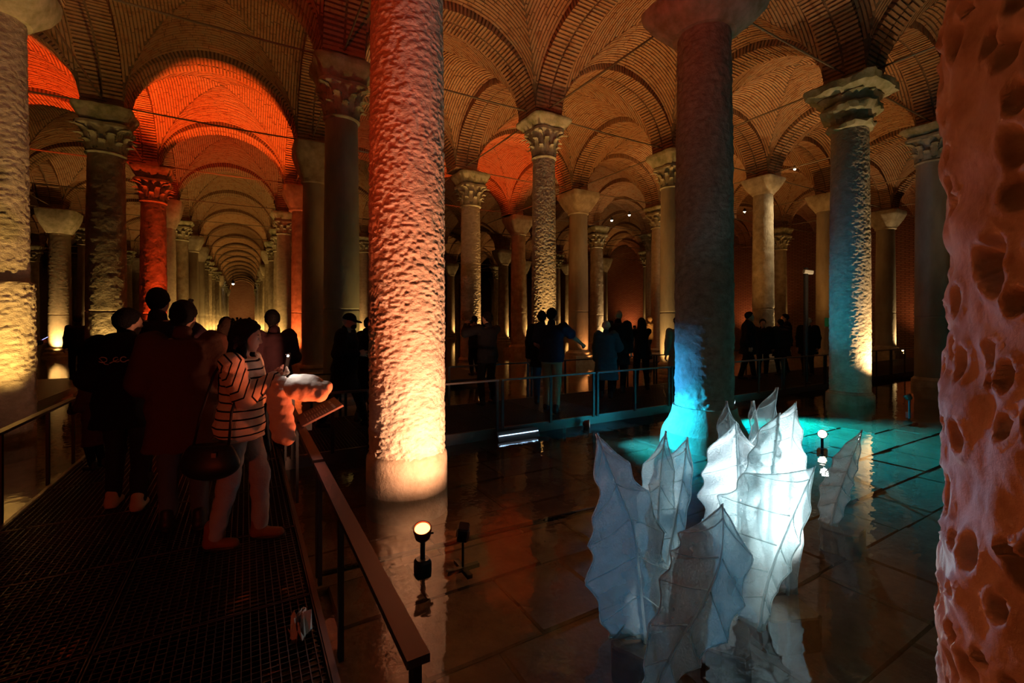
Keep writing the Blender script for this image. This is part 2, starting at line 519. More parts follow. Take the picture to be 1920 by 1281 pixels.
def d_rugged(amp=0.012, seed=0):
    return lambda P, T, Z, R: amp * vnoise(P * 6, seed) + amp * 0.7 * vnoise(P * 17, seed + 1)

def d_holes(seed=3):
    rr = random.Random(seed)
    pits = []
    z = 0.0
    while z < 6.0:
        n = 34
        for k in range(n):
            if rr.random() < 0.22: continue
            pits.append(((k + (int(z / .088) % 2) * .5 + rr.uniform(-.32, .32)) / n * 2 * math.pi, z + rr.uniform(-.035, .035), rr.uniform(.013, .030), rr.uniform(.8, 1.7), rr.uniform(.022, .045)))
        z += 0.088
    def f(P, T, Z, R):
        D = 0.022 * vnoise(P * 5, seed) + 0.012 * vnoise(P * 13, seed + 1) + .007 * np.abs(vnoise(P * np.array([24, 24, 16]), seed + 2))
        zi = Z[:, 0]
        for (t, pz, pr, el, dp) in pits:
            lo, hi = np.searchsorted(zi, pz - .16), np.searchsorted(zi, pz + .16)
            if hi <= lo: continue
            dt = (T[lo:hi] - t + np.pi) % (2 * np.pi) - np.pi
            q = np.sqrt((dt * 0.5 / pr) ** 2 + ((Z[lo:hi] - pz) / (pr * el)) ** 2)
            D[lo:hi] -= dp * (1 - sstep(0.45, 1.15, q)) - 0.006 * np.exp(-((q - 1.35) / .3) ** 2)
        return D
    return f

# ---- capitals
def acanthus(h, w, curl, name='leaf'):
    """one carved leaf: rises along the bell (local +z), rolls outward (local +x) at the tip, lobed edge"""
    ns, nt_ = 12, 8; V = []; F = []
    for a in range(ns + 1):
        s = a / ns
        z = h * (s if s < .8 else .8 + (s - .8) * .35)
        out = 0.03 + 0.10 * h * s + curl * max(0, s - .55) ** 2 * 5
        if s > .9: z -= (s - .9) * h * 1.0
        wid = w * (1 - 0.35 * s) * (1 + .22 * math.sin(s * 5 * 2 * math.pi)) * (1.0 if s < .85 else 1 - (s - .85) * 3.6)
        for b in range(nt_ + 1):
            t = -1 + 2 * b / nt_
            rib = .018 * math.cos(t * math.pi * 3) * (0.4 + .6 * s)
            V.append((out + rib - .05 * w * t * t * 4, wid * t, z))
    n1 = len(V)
    for k in range(n1): V.append((V[k][0] - .035, V[k][1] * .9, V[k][2]))
    m = nt_ + 1
    for a in range(ns):
        for b in range(nt_):
            p = a * m + b
            F.append((p, p + 1, p + m + 1, p + m)); F.append((n1 + p, n1 + p + m, n1 + p + m + 1, n1 + p + 1))
        F.append((a * m, a * m + m, n1 + a * m + m, n1 + a * m)); F.append((a * m + nt_, n1 + a * m + nt_, n1 + a * m + m + nt_, a * m + m + nt_))
    p = ns * m
    for b in range(nt_): F.append((p + b, p + b + 1, n1 + p + b + 1, n1 + p + b))
    return mesh(name, V, F, smooth=True)
LEAF_LOW = acanthus(0.30, 0.125, 0.16); LEAF_HIGH = acanthus(0.44, 0.14, 0.20); LEAF_CORNER = acanthus(0.36, 0.10, 0.34)

def corinthian_core():
    mb = MB()
    mb.lathe([(.40, 0), (.43, .015), (.45, .04), (.43, .07), (.40, .085), (.39, .10), (.40, .3), (.44, .5), (.52, .66), (.56, .70)], 36)
    # abacus with concave sides
    b = len(mb.v); prof = []
    n = 48
    for (k_, z) in ((1.0, .70), (1.06, .73), (1.06, .80), (1.0, .82)):
        for q in range(n):
            a = 2 * math.pi * q / n
            c = math.cos(4 * a)                            # +1 on the axes, -1 at the corners
            r = (.60 - .075 * c) * k_
            mb.v.append((r * math.cos(a), r * math.sin(a), z))
    for k in range(3):
        for q in range(n): mb.f.append((b + k * n + q, b + k * n + (q + 1) % n, b + (k + 1) * n + (q + 1) % n, b + (k + 1) * n + q))
    mb.f.append(tuple(b + q for q in reversed(range(n)))); mb.f.append(tuple(b + 3 * n + q for q in range(n)))
    return auto_smooth(mb.mesh('corinthian_bell'))
COR_CORE = corinthian_core()
def merged_corinthian():
    V, F = [tuple(v.co) for v in COR_CORE.vertices], [tuple(p.vertices) for p in COR_CORE.polygons]
    mb = MB(); mb.v, mb.f = V, F
    for (me, r, z, n, off) in ((LEAF_LOW, .40, .09, 8, 0), (LEAF_HIGH, .40, .16, 8, .5), (LEAF_CORNER, .46, .36, 4, .5)):
        for k in range(n):
            a = 2 * math.pi * (k + off) / n; c, s = math.cos(a), math.sin(a)
            mb.add([((r + v.co.x) * c - v.co.y * s, (r + v.co.x) * s + v.co.y * c, z + v.co.z) for v in me.vertices], [tuple(p.vertices) for p in me.polygons])
    return auto_smooth(mb.mesh('corinthian_capital'))
COR_MERGED = merged_corinthian()
def lumpy(me, amp, freq, seed):
    n = len(me.vertices); co = np.empty(n * 3, dtype=np.float32); me.vertices.foreach_get('co', co); co = co.reshape(-1, 3)
    d = np.stack([vnoise(co * freq, seed), vnoise(co * freq + 31, seed + 1), vnoise(co * freq + 77, seed + 2)], -1)
    me.vertices.foreach_set('co', (co + amp * d).astype(np.float32).ravel()); me.update()
    return me
IMPOST = lumpy(auto_smooth(MB().loft([(.40, 5, 0), (.46, 5, .05), (.52, 6, .16), (.58, 7, .28), (.60, 8, .32), (.60, 8, .40), (.56, 8, .42)], 40).mesh('impost_block')), .03, 6, 8)
BOWL = auto_smooth(MB().loft([(.385, 2, 0), (.40, 2, .03), (.42, 2.0, .08), (.52, 2.3, .22), (.60, 3, .40), (.64, 4, .58), (.66, 5, .66), (.66, 6, .74), (.60, 6, .76)], 40).mesh('bowl_capital'))
TRAPEZE = auto_smooth(MB().loft([(.38, 2, 0), (.42, 2, .02), (.42, 2.2, .08), (.44, 4, .14), (.56, 8, .36), (.64, 10, .52), (.66, 10, .56), (.66, 10, .70), (.60, 10, .71)], 40).mesh('block_capital'))
CUSHION = auto_smooth(MB().loft([(.43, 2, 0), (.45, 2, .02), (.50, 2.6, .10), (.60, 4, .25), (.68, 6, .45), (.70, 7, .60), (.66, 7, .62)], 40).mesh('cushion_capital'))
def eroded():
    mb = MB()
    mb.loft([(.36, 2, -.06), (.44, 2, -.03), (.47, 2, .04), (.43, 2, .09)], 40, .05, 1)
    mb.loft([(.38, 2, .09), (.40, 2, .20), (.46, 2, .24), (.55, 2.2, .30), (.58, 2.4, .42), (.52, 2.4, .48)], 40, .07, 2)
    mb.loft([(.42, 2.2, .46), (.50, 3, .56), (.55, 4, .66), (.50, 4, .72)], 40, .08, 3)
    mb.loft([(.56, 6, .70), (.72, 8, .76), (.74, 8, .90), (.66, 8, .96)], 40, .04, 4)
    mb.loft([(.46, 4, .94), (.50, 4, 1.03)], 40, .04, 5)
    return lumpy(auto_smooth(mb.mesh('eroded_capital')), .05, 7, 4)
ERODED = eroded()

def base_attic(r): 
    return auto_smooth(MB().lathe([(r * 1.5, -.30), (r * 1.5, .02), (r * 1.42, .06), (r * 1.3, .10), (r * 1.34, .16), (r * 1.30, .22), (r * 1.14, .26), (r * 1.12, .32), (r * 1.2, .37), (r * 1.16, .42), (r * 1.02, .46), (r, .50)], 40).mesh('moulded_base'))
def base_plinth(r):
    mb = MB(); s = r * 1.5
    mb.box(-s, s, -s, s, -.30, .22); s *= .92; mb.box(-s, s, -s, s, .22, .34)
    mb.lathe([(r * 1.26, .34), (r * 1.30, .39), (r * 1.26, .45), (r * 1.08, .48), (r * 1.0, .55)], 32)
    return auto_smooth(mb.mesh('stepped_plinth'))
def base_flare(r):
    return lumpy(auto_smooth(MB().lathe([(r * 1.55, -.30), (r * 1.50, -.05), (r * 1.40, .05), (r * 1.25, .16), (r * 1.14, .28), (r * 1.10, .38), (r * 1.10, .40)], 48).mesh('flared_base')), .012, 6, 3)
def base_ring(r):
    return auto_smooth(MB().lathe([(r * 1.20, -.30), (r * 1.18, .16), (r * 1.16, .20), (r * 1.10, .205), (r * 1.06, .24), (r * 1.0, .26)], 48).mesh('drum_base'))
BASES = {'low_ring': lumpy(auto_smooth(MB().lathe([(.430, -.30), (.428, .0), (.425, .30), (.420, .36), (.404, .385), (.39, .40)], 48).mesh('drum_base')), .006, 9, 5), 'attic': base_attic(.40), 'plinth': base_plinth(.40), 'flare': base_flare(.40), 'ring': base_ring(.40)}
BZ = {'low_ring': .38, 'attic': .48, 'plinth': .53, 'flare': .38, 'ring': .24}

SH = {}
def shaft_lib(kind, hi=False):
    k = (kind, hi)
    if k not in SH:
        na, nz = (150, 380) if hi else (40, 60)
        dd = {'picked': d_picked(.010, 1.35), 'smooth': d_smooth(), 'rugged': d_rugged(.006)}[kind]
        SH[k] = shaft_mesh('shaft', .40, .36, 0, 5.4, na, nz, dd, joint=[1.55] if kind != 'picked' else None)
    return SH[k]
SMAT = {'picked': 'stone_pick', 'smooth': 'stone_smooth', 'rugged': 'stone'}

def column(label, x, y, r=.40, top=5.8, cap='corinthian', shaft='rugged', base='attic', hi=True, group=None, leaves=True, rz=0.0, mat=None, own=None, cmat='capital'):
    c = thing('stone_column', label, 'column', (x, y, 0), rz, group)
    c['kind'] = 'thing'
    k = r / .40
    put('base', BASES[base], M['stone'], c, None, None, (k, k, 1))
    z0 = BZ[base]
    if own is not None: put('shaft', own, M[mat or 'stone'], c)
    else:
        o = put('shaft', shaft_lib(shaft, hi), M[SMAT[shaft]], c, (0, 0, z0 - .02), None, (k, k, (top - z0 + .03) / 5.4))
        if mat:
            o.material_slots[0].link = 'OBJECT'; o.material_slots[0].material = M[mat]
    kt = k * .92
    hcap = ZS - .035 - top
    if cap == 'corinthian':
        him = .40 if hcap > 1.05 else .26
        sz = (hcap - him) / .82
        b = put('capital', COR_CORE if (leaves and hi) else COR_MERGED, M[cmat], c, (0, 0, top), None, (kt, kt, sz))
        if leaves and hi:
            for (me, rr, z, n, off) in ((LEAF_LOW, .40, .09, 8, 0), (LEAF_HIGH, .40, .16, 8, .5), (LEAF_CORNER, .46, .36, 4, .5)):
                for q in range(n):
                    a = 2 * math.pi * (q + off) / n
                    put('leaf', me, M[cmat], b, (rr * math.cos(a), rr * math.sin(a), z), (0, 0, a))
        put('impost', IMPOST, M['stone_green'], c, (0, 0, ZS - .035 - him), None, (.95, .95, him / .42))
    else:
        me, h = {'bowl': (BOWL, .76), 'trapeze': (TRAPEZE, .71), 'cushion': (CUSHION, .62), 'eroded': (ERODED, 1.03)}[cap]
        put('capital', me, M[cmat], c, (0, 0, top), None, (max(k, .9), max(k, .9), hcap / h))
    return c

# the columns one can tell apart
own_a = shaft_mesh('shaft', .395, .365, -.30, 6.2, 260, 640, d_picked(.012, 1.6, 3), None)
column('massive pick-dressed column in the middle, glowing peach from an uplight, dark walkway behind', 1.50, 4.80, .40, 6.2, 'cushion', base='low_ring', own=own_a, mat='stone_pick')
own_b = shaft_mesh('shaft', .445, .40, .36, 6.36, 200, 420, (lambda P, T, Z, R: d_rugged(.010, 9)(P, T, Z, R) + d_picked(.007, .9, 12)(P, T, Z, R)), [.55])
column('thick granite column bathed in turquoise, blue and green light behind the glass leaves', 6.41, 4.80, .445, 6.36, 'cushion', base='flare', own=own_b, mat='granite')
own_d = shaft_mesh('shaft', .50, .46, -.30, 6.3, 340, 700, d_holes(), None)
column('pocked column close to the viewer, its reddish marble eaten by round holes', 1.60, -.06, .50, 6.3, 'cushion', base='ring', own=own_d, mat='holed')
column('column right of the glass leaves, half teal, half bright and picked, battered capital', 11.25, 4.80, .37, 5.87, 'eroded', 'picked', 'ring', cmat='stone_green')
column('dim smooth column half hidden by the pocked column', 15.75, 4.80, .37, 5.9, 'corinthian', 'smooth', 'ring')
col_e = column('heavily picked yellow-lit column of two unequal drums at the left edge', -3.22, 9.70, .365, 6.25, 'cushion', 'picked', 'ring')
put('lower_drum', shaft_mesh('lower_drum', .425, .415, -.28, 2.34, 140, 150, d_picked(.016, 1.1, 8), None), M['stone_pick'], col_e)
put('drum_top', lumpy(auto_smooth(MB().lathe([(.42, 2.30), (.41, 2.345), (.37, 2.36), (.30, 2.36)], 40).mesh('drum_top')), .008, 12, 3), M['stone_pick'], col_e)
column('smooth olive-grey column with a leafy capital beside the peach column', 1.67, 9.70, .345, 5.75, 'corinthian', 'smooth', 'attic', cmat='stone_green')
column('slender picked column under a crisp two-tier leafy capital, behind the pointing man', 6.62, 9.70, .315, 5.86, 'corinthian', 'picked', 'attic', cmat='stone_green')
column('column half covered by the turquoise one, dark leafy capital', 11.35, 9.70, .31, 5.8, 'corinthian', 'smooth', 'attic')
column('pale column with a big bowl capital lit white from above', 16.27, 9.70, .36, 6.28, 'bowl', 'rugged', 'plinth', cmat='stone')
column('pale column with a wide plain bowl capital behind the teal-sided column', 20.65, 9.70, .33, 6.2, 'bowl', 'smooth', 'plinth', cmat='stone')
column('pale smooth column near the brick wall, right of the teal-sided column', 26.2, 9.70, .39, 6.0, 'trapeze', 'smooth', 'plinth', cmat='stone')
column('broad amber column with a hot spot at its foot, behind the railing', -2.95, 14.60, .39, 5.75, 'corinthian', 'rugged', 'attic')
column('dark reddish column tucked behind the olive-grey one', 1.76, 14.60, .36, 5.75, 'trapeze', 'smooth', 'attic')
column('picked column left of the man taking a photo, eroded leafy capital', 6.84, 14.60, .36, 5.7, 'corinthian', 'picked', 'attic', cmat='stone_green')
column('dark red-brown column on a stepped plinth with a plain block capital', 11.65, 14.60, .40, 6.0, 'trapeze', 'smooth', 'plinth')
column('red-lit column of two drums below the glowing red arch', -2.72, 19.50, .38, 5.7, 'corinthian', 'rugged', 'attic', cmat='stone')
column('slim red-orange column with a plain block capital across the aisle from the red one', 1.80, 19.50, .30, 5.95, 'trapeze', 'rugged', 'attic', cmat='stone')
column('amber column with a flaring block capital under the small red vault', 11.76, 19.50, .38, 5.95, 'trapeze', 'rugged', 'plinth', cmat='stone')
column('battered column with a brightly lit leafy capital left of the blank wall', 16.85, 19.50, .38, 5.7, 'corinthian', 'rugged', 'plinth', cmat='stone')
column('amber-footed column far left with its light mirrored in the water', -7.60, 29.30, .42, 5.8, 'cushion', 'smooth', 'attic', cmat='stone')
used = {(-0.1, 1.65), (4.8, 1.65), (4.8, 6.5), (4.8, 11.4), (4.8, 16.3), (9.7, -2.95), (9.7, 1.65), (9.7, 6.5), (9.7, 11.4), (9.7, 16.3), (9.7, 21.1), (9.7, 26.1),
        (14.6, -2.95), (14.6, 1.65), (14.6, 6.5), (14.6, 11.4), (19.5, -2.95), (19.5, 1.65), (19.5, 11.4), (19.5, 16.3), (29.3, -7.8)}
rnd = random.Random(21)
NAMED = [(1.50, 4.80, .44, 'the peach column'), (6.41, 4.80, .47, 'the turquoise column'), (11.25, 4.80, .39, 'the teal-sided column'), (1.60, -.06, .52, 'the pocked column'), (-3.22, 9.70, .42, 'the two-drum column at the edge'),
         (1.67, 9.70, .36, 'the olive-grey column'), (6.62, 9.70, .33, 'the slender picked column'), (11.35, 9.70, .33, 'the half-covered column'), (16.27, 9.70, .38, 'the bowl-capital column'), (20.65, 9.70, .35, 'the wide-bowl column'), (26.2, 9.70, .4, 'the smooth wall-side column'),
         (-2.95, 14.60, .4, 'the broad amber column'), (1.76, 14.60, .38, 'the dark reddish column'), (6.84, 14.60, .38, 'the eroded-capital column'), (11.65, 14.60, .42, 'the red-brown plinth column'), (-2.72, 19.50, .4, 'the red-lit column'), (1.80, 19.50, .32, 'the slim red-orange column'),
         (11.76, 19.50, .4, 'the flaring-capital column'), (16.85, 19.50, .4, 'the battered column'), (-7.60, 29.30, .42, 'the amber-footed column'), (15.75, 4.8, .37, 'the dim smooth column')]
def span(x, y, r):
    d = math.hypot(x, y); c = math.atan2(x, y); h = math.asin(min(r / d, 1)); return c - h, c + h, d
def pxof(x, y): return 960 + FPX * math.tan(math.atan2(x, y) - TH)
spec = []
for u in UL[1:-1]:
    for v in VL[1:-1]:
        if (round(u, 1), v) in used: continue
        if not in_view(v, u, 0.02): continue
        cap = rnd.choice(['corinthian', 'corinthian', 'corinthian', 'trapeze', 'bowl'])
        sh = rnd.choice(['rugged', 'rugged', 'smooth', 'picked'])
        spec.append((math.hypot(u, v), v + rnd.uniform(-.08, .08), u, rnd.uniform(.33, .41), rnd.uniform(5.6, 5.95), cap, sh, rnd.choice(['attic', 'plinth', 'attic']), v))
spec.sort()
occ = [span(x, y, r) for (x, y, r, n) in NAMED]
FAR = []
for (d, x, y, r, top, cap, sh, bs, v) in spec:
    a0, a1, dd = span(x, y, r * 1.15)
    smp = np.linspace(a0, a1, 41); vis = np.ones(41, bool)
    for (b0, b1, d2) in occ:
        if d2 < dd: vis &= ~((smp > b0) & (smp < b1))
    if vis.mean() < .10: continue
    occ.append((a0, a1, dd)); FAR.append((x, y, r, top, cap, sh, bs, v))
ORD = ['first', 'second', 'third', 'fourth', 'fifth', 'sixth', 'seventh', 'eighth', 'ninth', 'tenth', 'eleventh', 'twelfth']
names = sorted((pxof(x, y), n) for (x, y, r, n) in NAMED)
gaps = {}
for q in FAR:
    if q[7] in (-2.95, 1.65): continue
    p = pxof(q[0], q[1]); k = sum(1 for (pp, n) in names if pp < p)
    gaps.setdefault(k, []).append((p, q))
far_label = {}
for k, lst in gaps.items():
    lst.sort()
    for n, (p, q) in enumerate(lst):
        if 0 < k < len(names): far_label[q[:2]] = f"{ORD[min(n, 11)]} distant column rightwards from {names[k - 1][1]} before {names[k][1]}"
        else: far_label[q[:2]] = f"{ORD[min(n, 11)]} distant column counted from the {'left' if k == 0 else 'right'} edge of the hall"
cnt = {-2.95: 0, 1.65: 0}
FAR_COLS = []
for (x, y, r, top, cap, sh, bs, v) in FAR:
    if v in cnt:
        n = cnt[v]; cnt[v] += 1
        lab, grp = f"{ORD[min(n, 11)]} visible aisle column beyond the red-lit pair on its {'left' if v < 0 else 'right'} side", 'aisle colonnade'
        if n > 7: lab = f"one of the farthest columns closing the {'left' if v < 0 else 'right'} side of the aisle"
    else: lab, grp = far_label[(x, y)], 'distant columns'
    column(lab, x, y, r, top, cap, sh, bs, hi=False, group=grp)
    FAR_COLS.append((v, y))

# ================================================================== LIGHT OF THE PLACE: uplights at column feet, added washes
def uplight(x, y, dx, dy, power, color, dist=.75, size=75, tilt=.28, z=.12):
    """floor floodlight beside the column at (x, y), on the side (dx, dy), aimed up along the shaft"""
    l = math.hypot(dx, dy); dx, dy = dx / l, dy / l
    p = Vector((x + dx * dist, y + dy * dist, z))
    return spot(p, p + Vector((-dx * tilt, -dy * tilt, 1)), power, color, size)

LAMPC = (1, .44, .235)
spot((1.78, 3.24, .25), (1.48, 4.8, 1.35), 540, LAMPC, 98, .8, .05)                 # floodlight on the middle column
spot((1.10, 3.16, .36), (1.15, 3.5, 3.0), 270, (1, .15, .045), 130, 1, .05)         # red-glassed spot in the water
RL = (-2.15, .4, .35)                                                              # red wash lamps at the foot of the column left of the viewer
spot(RL, (1.3, 4.4, 5.8), 700, RED, 60, .9, .06)
spot(RL, (-.2, 5.0, 1.0), 45, (1, .10, .03), 70, 1, .06)
spot((.75, 3.3, .45), (1.5, .1, 2.3), 62, (1, .16, .035), 80, 1, .05)              # orange spot grazing the pocked column
spot(RL, (1.6, 0, 2.2), 10, (1, .17, .035), 80, 1, .06)
uplight(-3.22, 9.7, .7, -1, 560, (1, .56, .14), 1.25, 75, .28)
uplight(-2.95, 14.6, .25, -1, 800, (1, .58, .16), .62, 65, .55)
uplight(-7.6, 29.3, .1, -1, 900, WARM, .8)
uplight(1.67, 9.7, 1, -.6, 150, (1, .66, .18), 1.0)
uplight(6.62, 9.7, -.3, -1, 800, WARM, .85, 70, .2)
uplight(6.84, 14.6, .9, -.6, 950, WARM, .8, 70, .2)
uplight(11.76, 19.5, .8, -.6, 600, WARM, .75)
uplight(11.65, 14.6, .2, -1, 160, (1, .35, .10), .8)
uplight(11.35, 9.7, -1, -.2, 260, WARM, .8)
spot((17.0, 7.9, 6.0), (16.4, 9.6, 4.6), 240, (1, .74, .42), 110, 1, .05)          # small lamp by the bowl capital
uplight(16.27, 9.7, .9, -.5, 850, (1, .62, .26), .75)
uplight(20.65, 9.7, 1, -.2, 700, WARM, .7)
uplight(26.2, 9.7, .6, -1, 800, (1, .65, .3), .8)
spot((11.32, 3.82, .40), (11.28, 4.7, 2.2), 560, (1, .62, .28), 90, 1, .05)          # right side of the teal column
uplight(16.85, 19.5, .5, -1, 800, (1, .62, .28), .8)
# red bays
spot((-.5, 17.25, .4), (-.5, 17.3, 8), 5600, (1, .125, .014), 43, .3, .1)
spot((-5.4, 17.25, .4), (-5.4, 17.3, 8), 4600, (1, .11, .014), 43, .3, .1)
uplight(-2.72, 19.5, .6, -1, 1800, RED, .9)
uplight(1.80, 19.5, -.6, -1, 900, (1, .14, .03), .9)
spot((9.0, 17.0, .3), (9.0, 17.1, 8), 3200, (1, .10, .012), 50, .4, .1)
# vault wash: unseen spots added between the columns to brighten the vaults
for (x, y, p) in ((9.0, 12.2, 480), (4.0, 12.4, 240), (13.9, 9.2, 330), (8.9, 9.3, 260), (14.0, 12.2, 330), (18.7, 12.2, 330), (18.7, 9.2, 260), (23.5, 12.2, 240), (14, 17, 240), (13.8, 2.4, 160)):
    spot((x, y, .3), (x, y + .1, 8), p, AMBER, 105, 1, .12)
for (v, u) in FAR_COLS:
    if v in (-2.95, 1.65): uplight(v, u, -1 if v > 0 else 1, -.9, 480, (1, .56, .15), .9, 72, .33)
    elif u < 45: uplight(v, u, rnd.choice([-1, 1]), -.8, 420, WARM, .85)
for u in (26.0, 36.0, 48.0, 62.0): spot((-.65, u, .3), (-.65, u + .1, 8), 420, (1, .52, .12), 120, 1, .12)  # added wash on the aisle vaults
for u in (9, 19, 31): spot((29.8, u, .3), (30.9, u + .2, 3.5), 260, (1, .30, .10), 110, 1, .1)  # unseen spots added to wash the right wall
spot((-.65, 92, .3), (-.65, 97, 5), 900, (1, .5, .15), 100, 1, .1)
# blue and teal spots over the water, white lamp inside the glass leaves
spot((4.92, 5.84, .30), (6.5, 4.9, .9), 300, BLUE, 60, 1, .04)
spot((4.92, 5.84, .45), (6.1, 4.6, -.3), 800, (.02, .5, 1), 70, 1, .04)
spot((4.92, 5.84, .60), (6.0, 3.4, -.3), 800, TEAL, 70, 1, .04)                     # lamps under the walkway edge
spot((8.75, 5.86, .60), (8.9, 3.7, -.3), 7000, TEAL, 105, 1, .05)
spot((8.75, 5.86, .60), (11.1, 4.8, 2.2), 110, TEAL, 45, 1, .05)
spot((4.92, 5.84, .40), (2.35, 2.2, .5), 480, (.10, .55, 1), 30, 1, .05)
LP = at(1478, 915, 3.38)
spot((LP.x, LP.y, .25), tuple(at(1450, 850, 3.0)), 420, (.86, .96, 1), 105, .9, .05)
spot((LP.x, LP.y, .25), tuple(at(1430, 790, 3.75)), 60, (.6, .9, 1), 70, .9, .05)
spot((LP.x, LP.y, .30), tuple(at(1300, 1020, 2.4)), 230, (.92, .97, .95), 75, 1, .05)
spot((6.9, 3.25, .32), tuple(at(1585, 890, 4.05)), 90, (1, .93, .85), 40, 1, .05)  # spot added at the made-up fixture to brighten the leaning leaf

# ================================================================== WALKWAYS
DZ = 0.15                                        # deck level above the water
PW, PL = 1.0, 1.03
def grating_mesh():
    mb = MB()
    for k in range(1, 25): x = -PW / 2 + k * PW / 25; mb.box(x - .0022, x + .0022, -PL / 2 + .02, PL / 2 - .02, -.028, 0)
    for k in range(1, 25): y = -PL / 2 + k * PL / 25; mb.box(-PW / 2 + .02, PW / 2 - .02, y - .0018, y + .0018, -.012, -.001)
    return mb.mesh('grating_bars')
def frame_mesh():
    mb = MB(); a, b = PW / 2 - .004, PL / 2 - .004
    for (x0, x1, y0, y1) in ((-a, -a + .006, -b, b), (a - .006, a, -b, b), (-a, a, -b, -b + .006), (-a, a, b - .006, b)): mb.box(x0, x1, y0, y1, -.030, .001)
    return mb.mesh('panel_frame')
GRATE, PFRAME = grating_mesh(), frame_mesh()
def walkway(label, x0, x1, y0, y1, rot=0.0):
    """deck of grating panels in a steel frame; x across, y along; rot turns it about z"""
    w = thing('walkway', label, 'walkway', (0, 0, 0), rot)
    nx = int(round((x1 - x0) / PW)); ny = int((y1 - y0) / PL)
    for i in range(nx):
        for j in range(ny):
            p = put('panel', PFRAME, M['grate'], w, (x0 + (i + .5) * PW, y0 + (j + .5) * PL, DZ))
            put('grating_bars', GRATE, M['grate'], p, kind='stuff')
    mb = MB().box(x0 - .03, x0, y0, y1, DZ - .15, DZ + .004); put('edge_beam', mb.mesh('edge_beam'), M['rail'], w)
    mb = MB().box(x1, x1 + .03, y0, y1, DZ - .15, DZ + .004); put('edge_beam', mb.mesh('edge_beam'), M['rail'], w)
    y = y0 + .02
    while y < y1:
        put('joist', MB().box(x0, x1, y - .03, y + .03, -.28, DZ - .035).mesh('joist'), M['steel'], w)
        y += PL * 2
    return w
def far_walkway(label, x0, x1, y0, y1):
    w = thing('walkway', label, 'walkway')
    put('deck', MB().box(x0, x1, y0, y1, DZ - .05, DZ).mesh('deck'), M['grate'], w)
    put('edge_beam', MB().box(x0 - .03, x0, y0, y1, DZ - .15, DZ + .004).mesh('edge_beam'), M['rail'], w)
    put('edge_beam', MB().box(x1, x1 + .03, y0, y1, DZ - .15, DZ + .004).mesh('edge_beam'), M['rail'], w)
    return w
walkway('dark steel grating walkway in the foreground running up the aisle', -1.66, .34, -1.15, 17.4)
far_walkway('far stretch of the walkway leading down the aisle to the end wall', -1.66, .34, 17.45, 96)
cross = walkway('grating walkway crossing behind the peach column towards the right wall', -8.05, -6.05, .40, 29.0, -math.pi / 2)
# (turned by -90 deg: local x -> -world y, local y -> world x)
cross.rotation_euler = (0, 0, -math.pi / 2)

def railing(label, a, b, posts, top=.73, foot=-.02, group=None, mat='rail'):
    a, b = Vector((*a, 0)), Vector((*b, 0)); d = (b - a).normalized()
    r = thing('railing', label, 'railing', (a.x, a.y, DZ + foot), math.atan2(d.y, d.x), group)
    L = (b - a).length
    put('top_rail', MB().box(0, L, -.032, .032, top - foot - .012, top - foot + .012).mesh('top_rail'), M[mat], r)
    for p in posts: put('post', MB().box(p - .02, p + .02, -.012, .012, 0, top - foot - .012).mesh('post'), M['steel'], r)
    return r
railing('nearest handrail section on the walkway edge, ending at a rounded post', (.40, 1.18), (.40, 3.10), [.03, 1.17, 1.90])
railing('handrail section carrying the tilted information board', (.40, 3.16), (.40, 6.00), [.02, 1.4, 2.82])
railing('handrail along the outer edge of the walkway by the water at the left', (-1.72, 1.2), (-1.72, 7.10), [.5, 2.3, 4.08, 5.1, 5.88])
sec = [.46, 1.44, 3.32, 5.19, 7.05, 8.95, 10.9, 12.8, 14.7, 16.6, 18.5]
where = ['beside the crossing of the two walkways', 'behind the peach column', 'in front of the pointing man, blue-lit', 'in front of the woman in the pale hat, blue-lit', 'behind the turquoise column',
         'past the turquoise column', 'in front of the dark group on the right', 'beside the camera pole', 'behind the teal-sided column', 'right of the teal-sided column']
for k in range(10):
    L = sec[k + 1] - sec[k] - .05
    railing('low steel railing section ' + where[k], (sec[k], 6.0), (sec[k] + L, 6.0), [.02, L / 2, L - .02])
where = ['beyond the walkway crossing, far side', 'behind the man in the cap', 'behind the man taking a photo', 'behind the pointing man, far side of the deck', 'behind the group of visitors',
         'far side, behind the turquoise column', 'far side, at the dark group']
for k in range(7):
    L = sec[k + 1] - sec[k] - .05
    railing('dark far-side railing section ' + where[k], (sec[k], 8.10), (sec[k] + L, 8.10), [.02, L / 2, L - .02], mat='steel')
for k in range(6):
    for (x, s) in ((.40, 'right'), (-1.72, 'left')):
        railing('one of the dark railing sections lining the aisle walkway beyond the crossing', (x, 8.2 + 3 * k), (x, 11.15 + 3 * k), [.02, 1.5, 2.93], group='aisle railings', mat='steel')

# ================================================================== LAMPS, SIGN, SMALL THINGS
def emis(name, col, s):
    return plain(name, (.02, .02, .02), .3, emit=col, estr=s)
M['lens_red'] = emis('glowing_red_lens', (1, .22, .06), 9)
M['lens_white'] = emis('glowing_white_lens', (1, .80, .55), 14)
M['lens_blue'] = emis('glowing_blue_lens', (.25, .7, 1), 30)
M['led'] = emis('white_blue_leds', (.45, .70, 1), 9)
M['lens_warm'] = emis('glowing_warm_lens', (1, .62, .25), 14)
M['dark_glass'] = plain('dark_lamp_glass', (.03, .03, .035), .08, 0, .8)
M['brass'] = plain('weathered_red_housing', (.16, .05, .03), .35, .5)

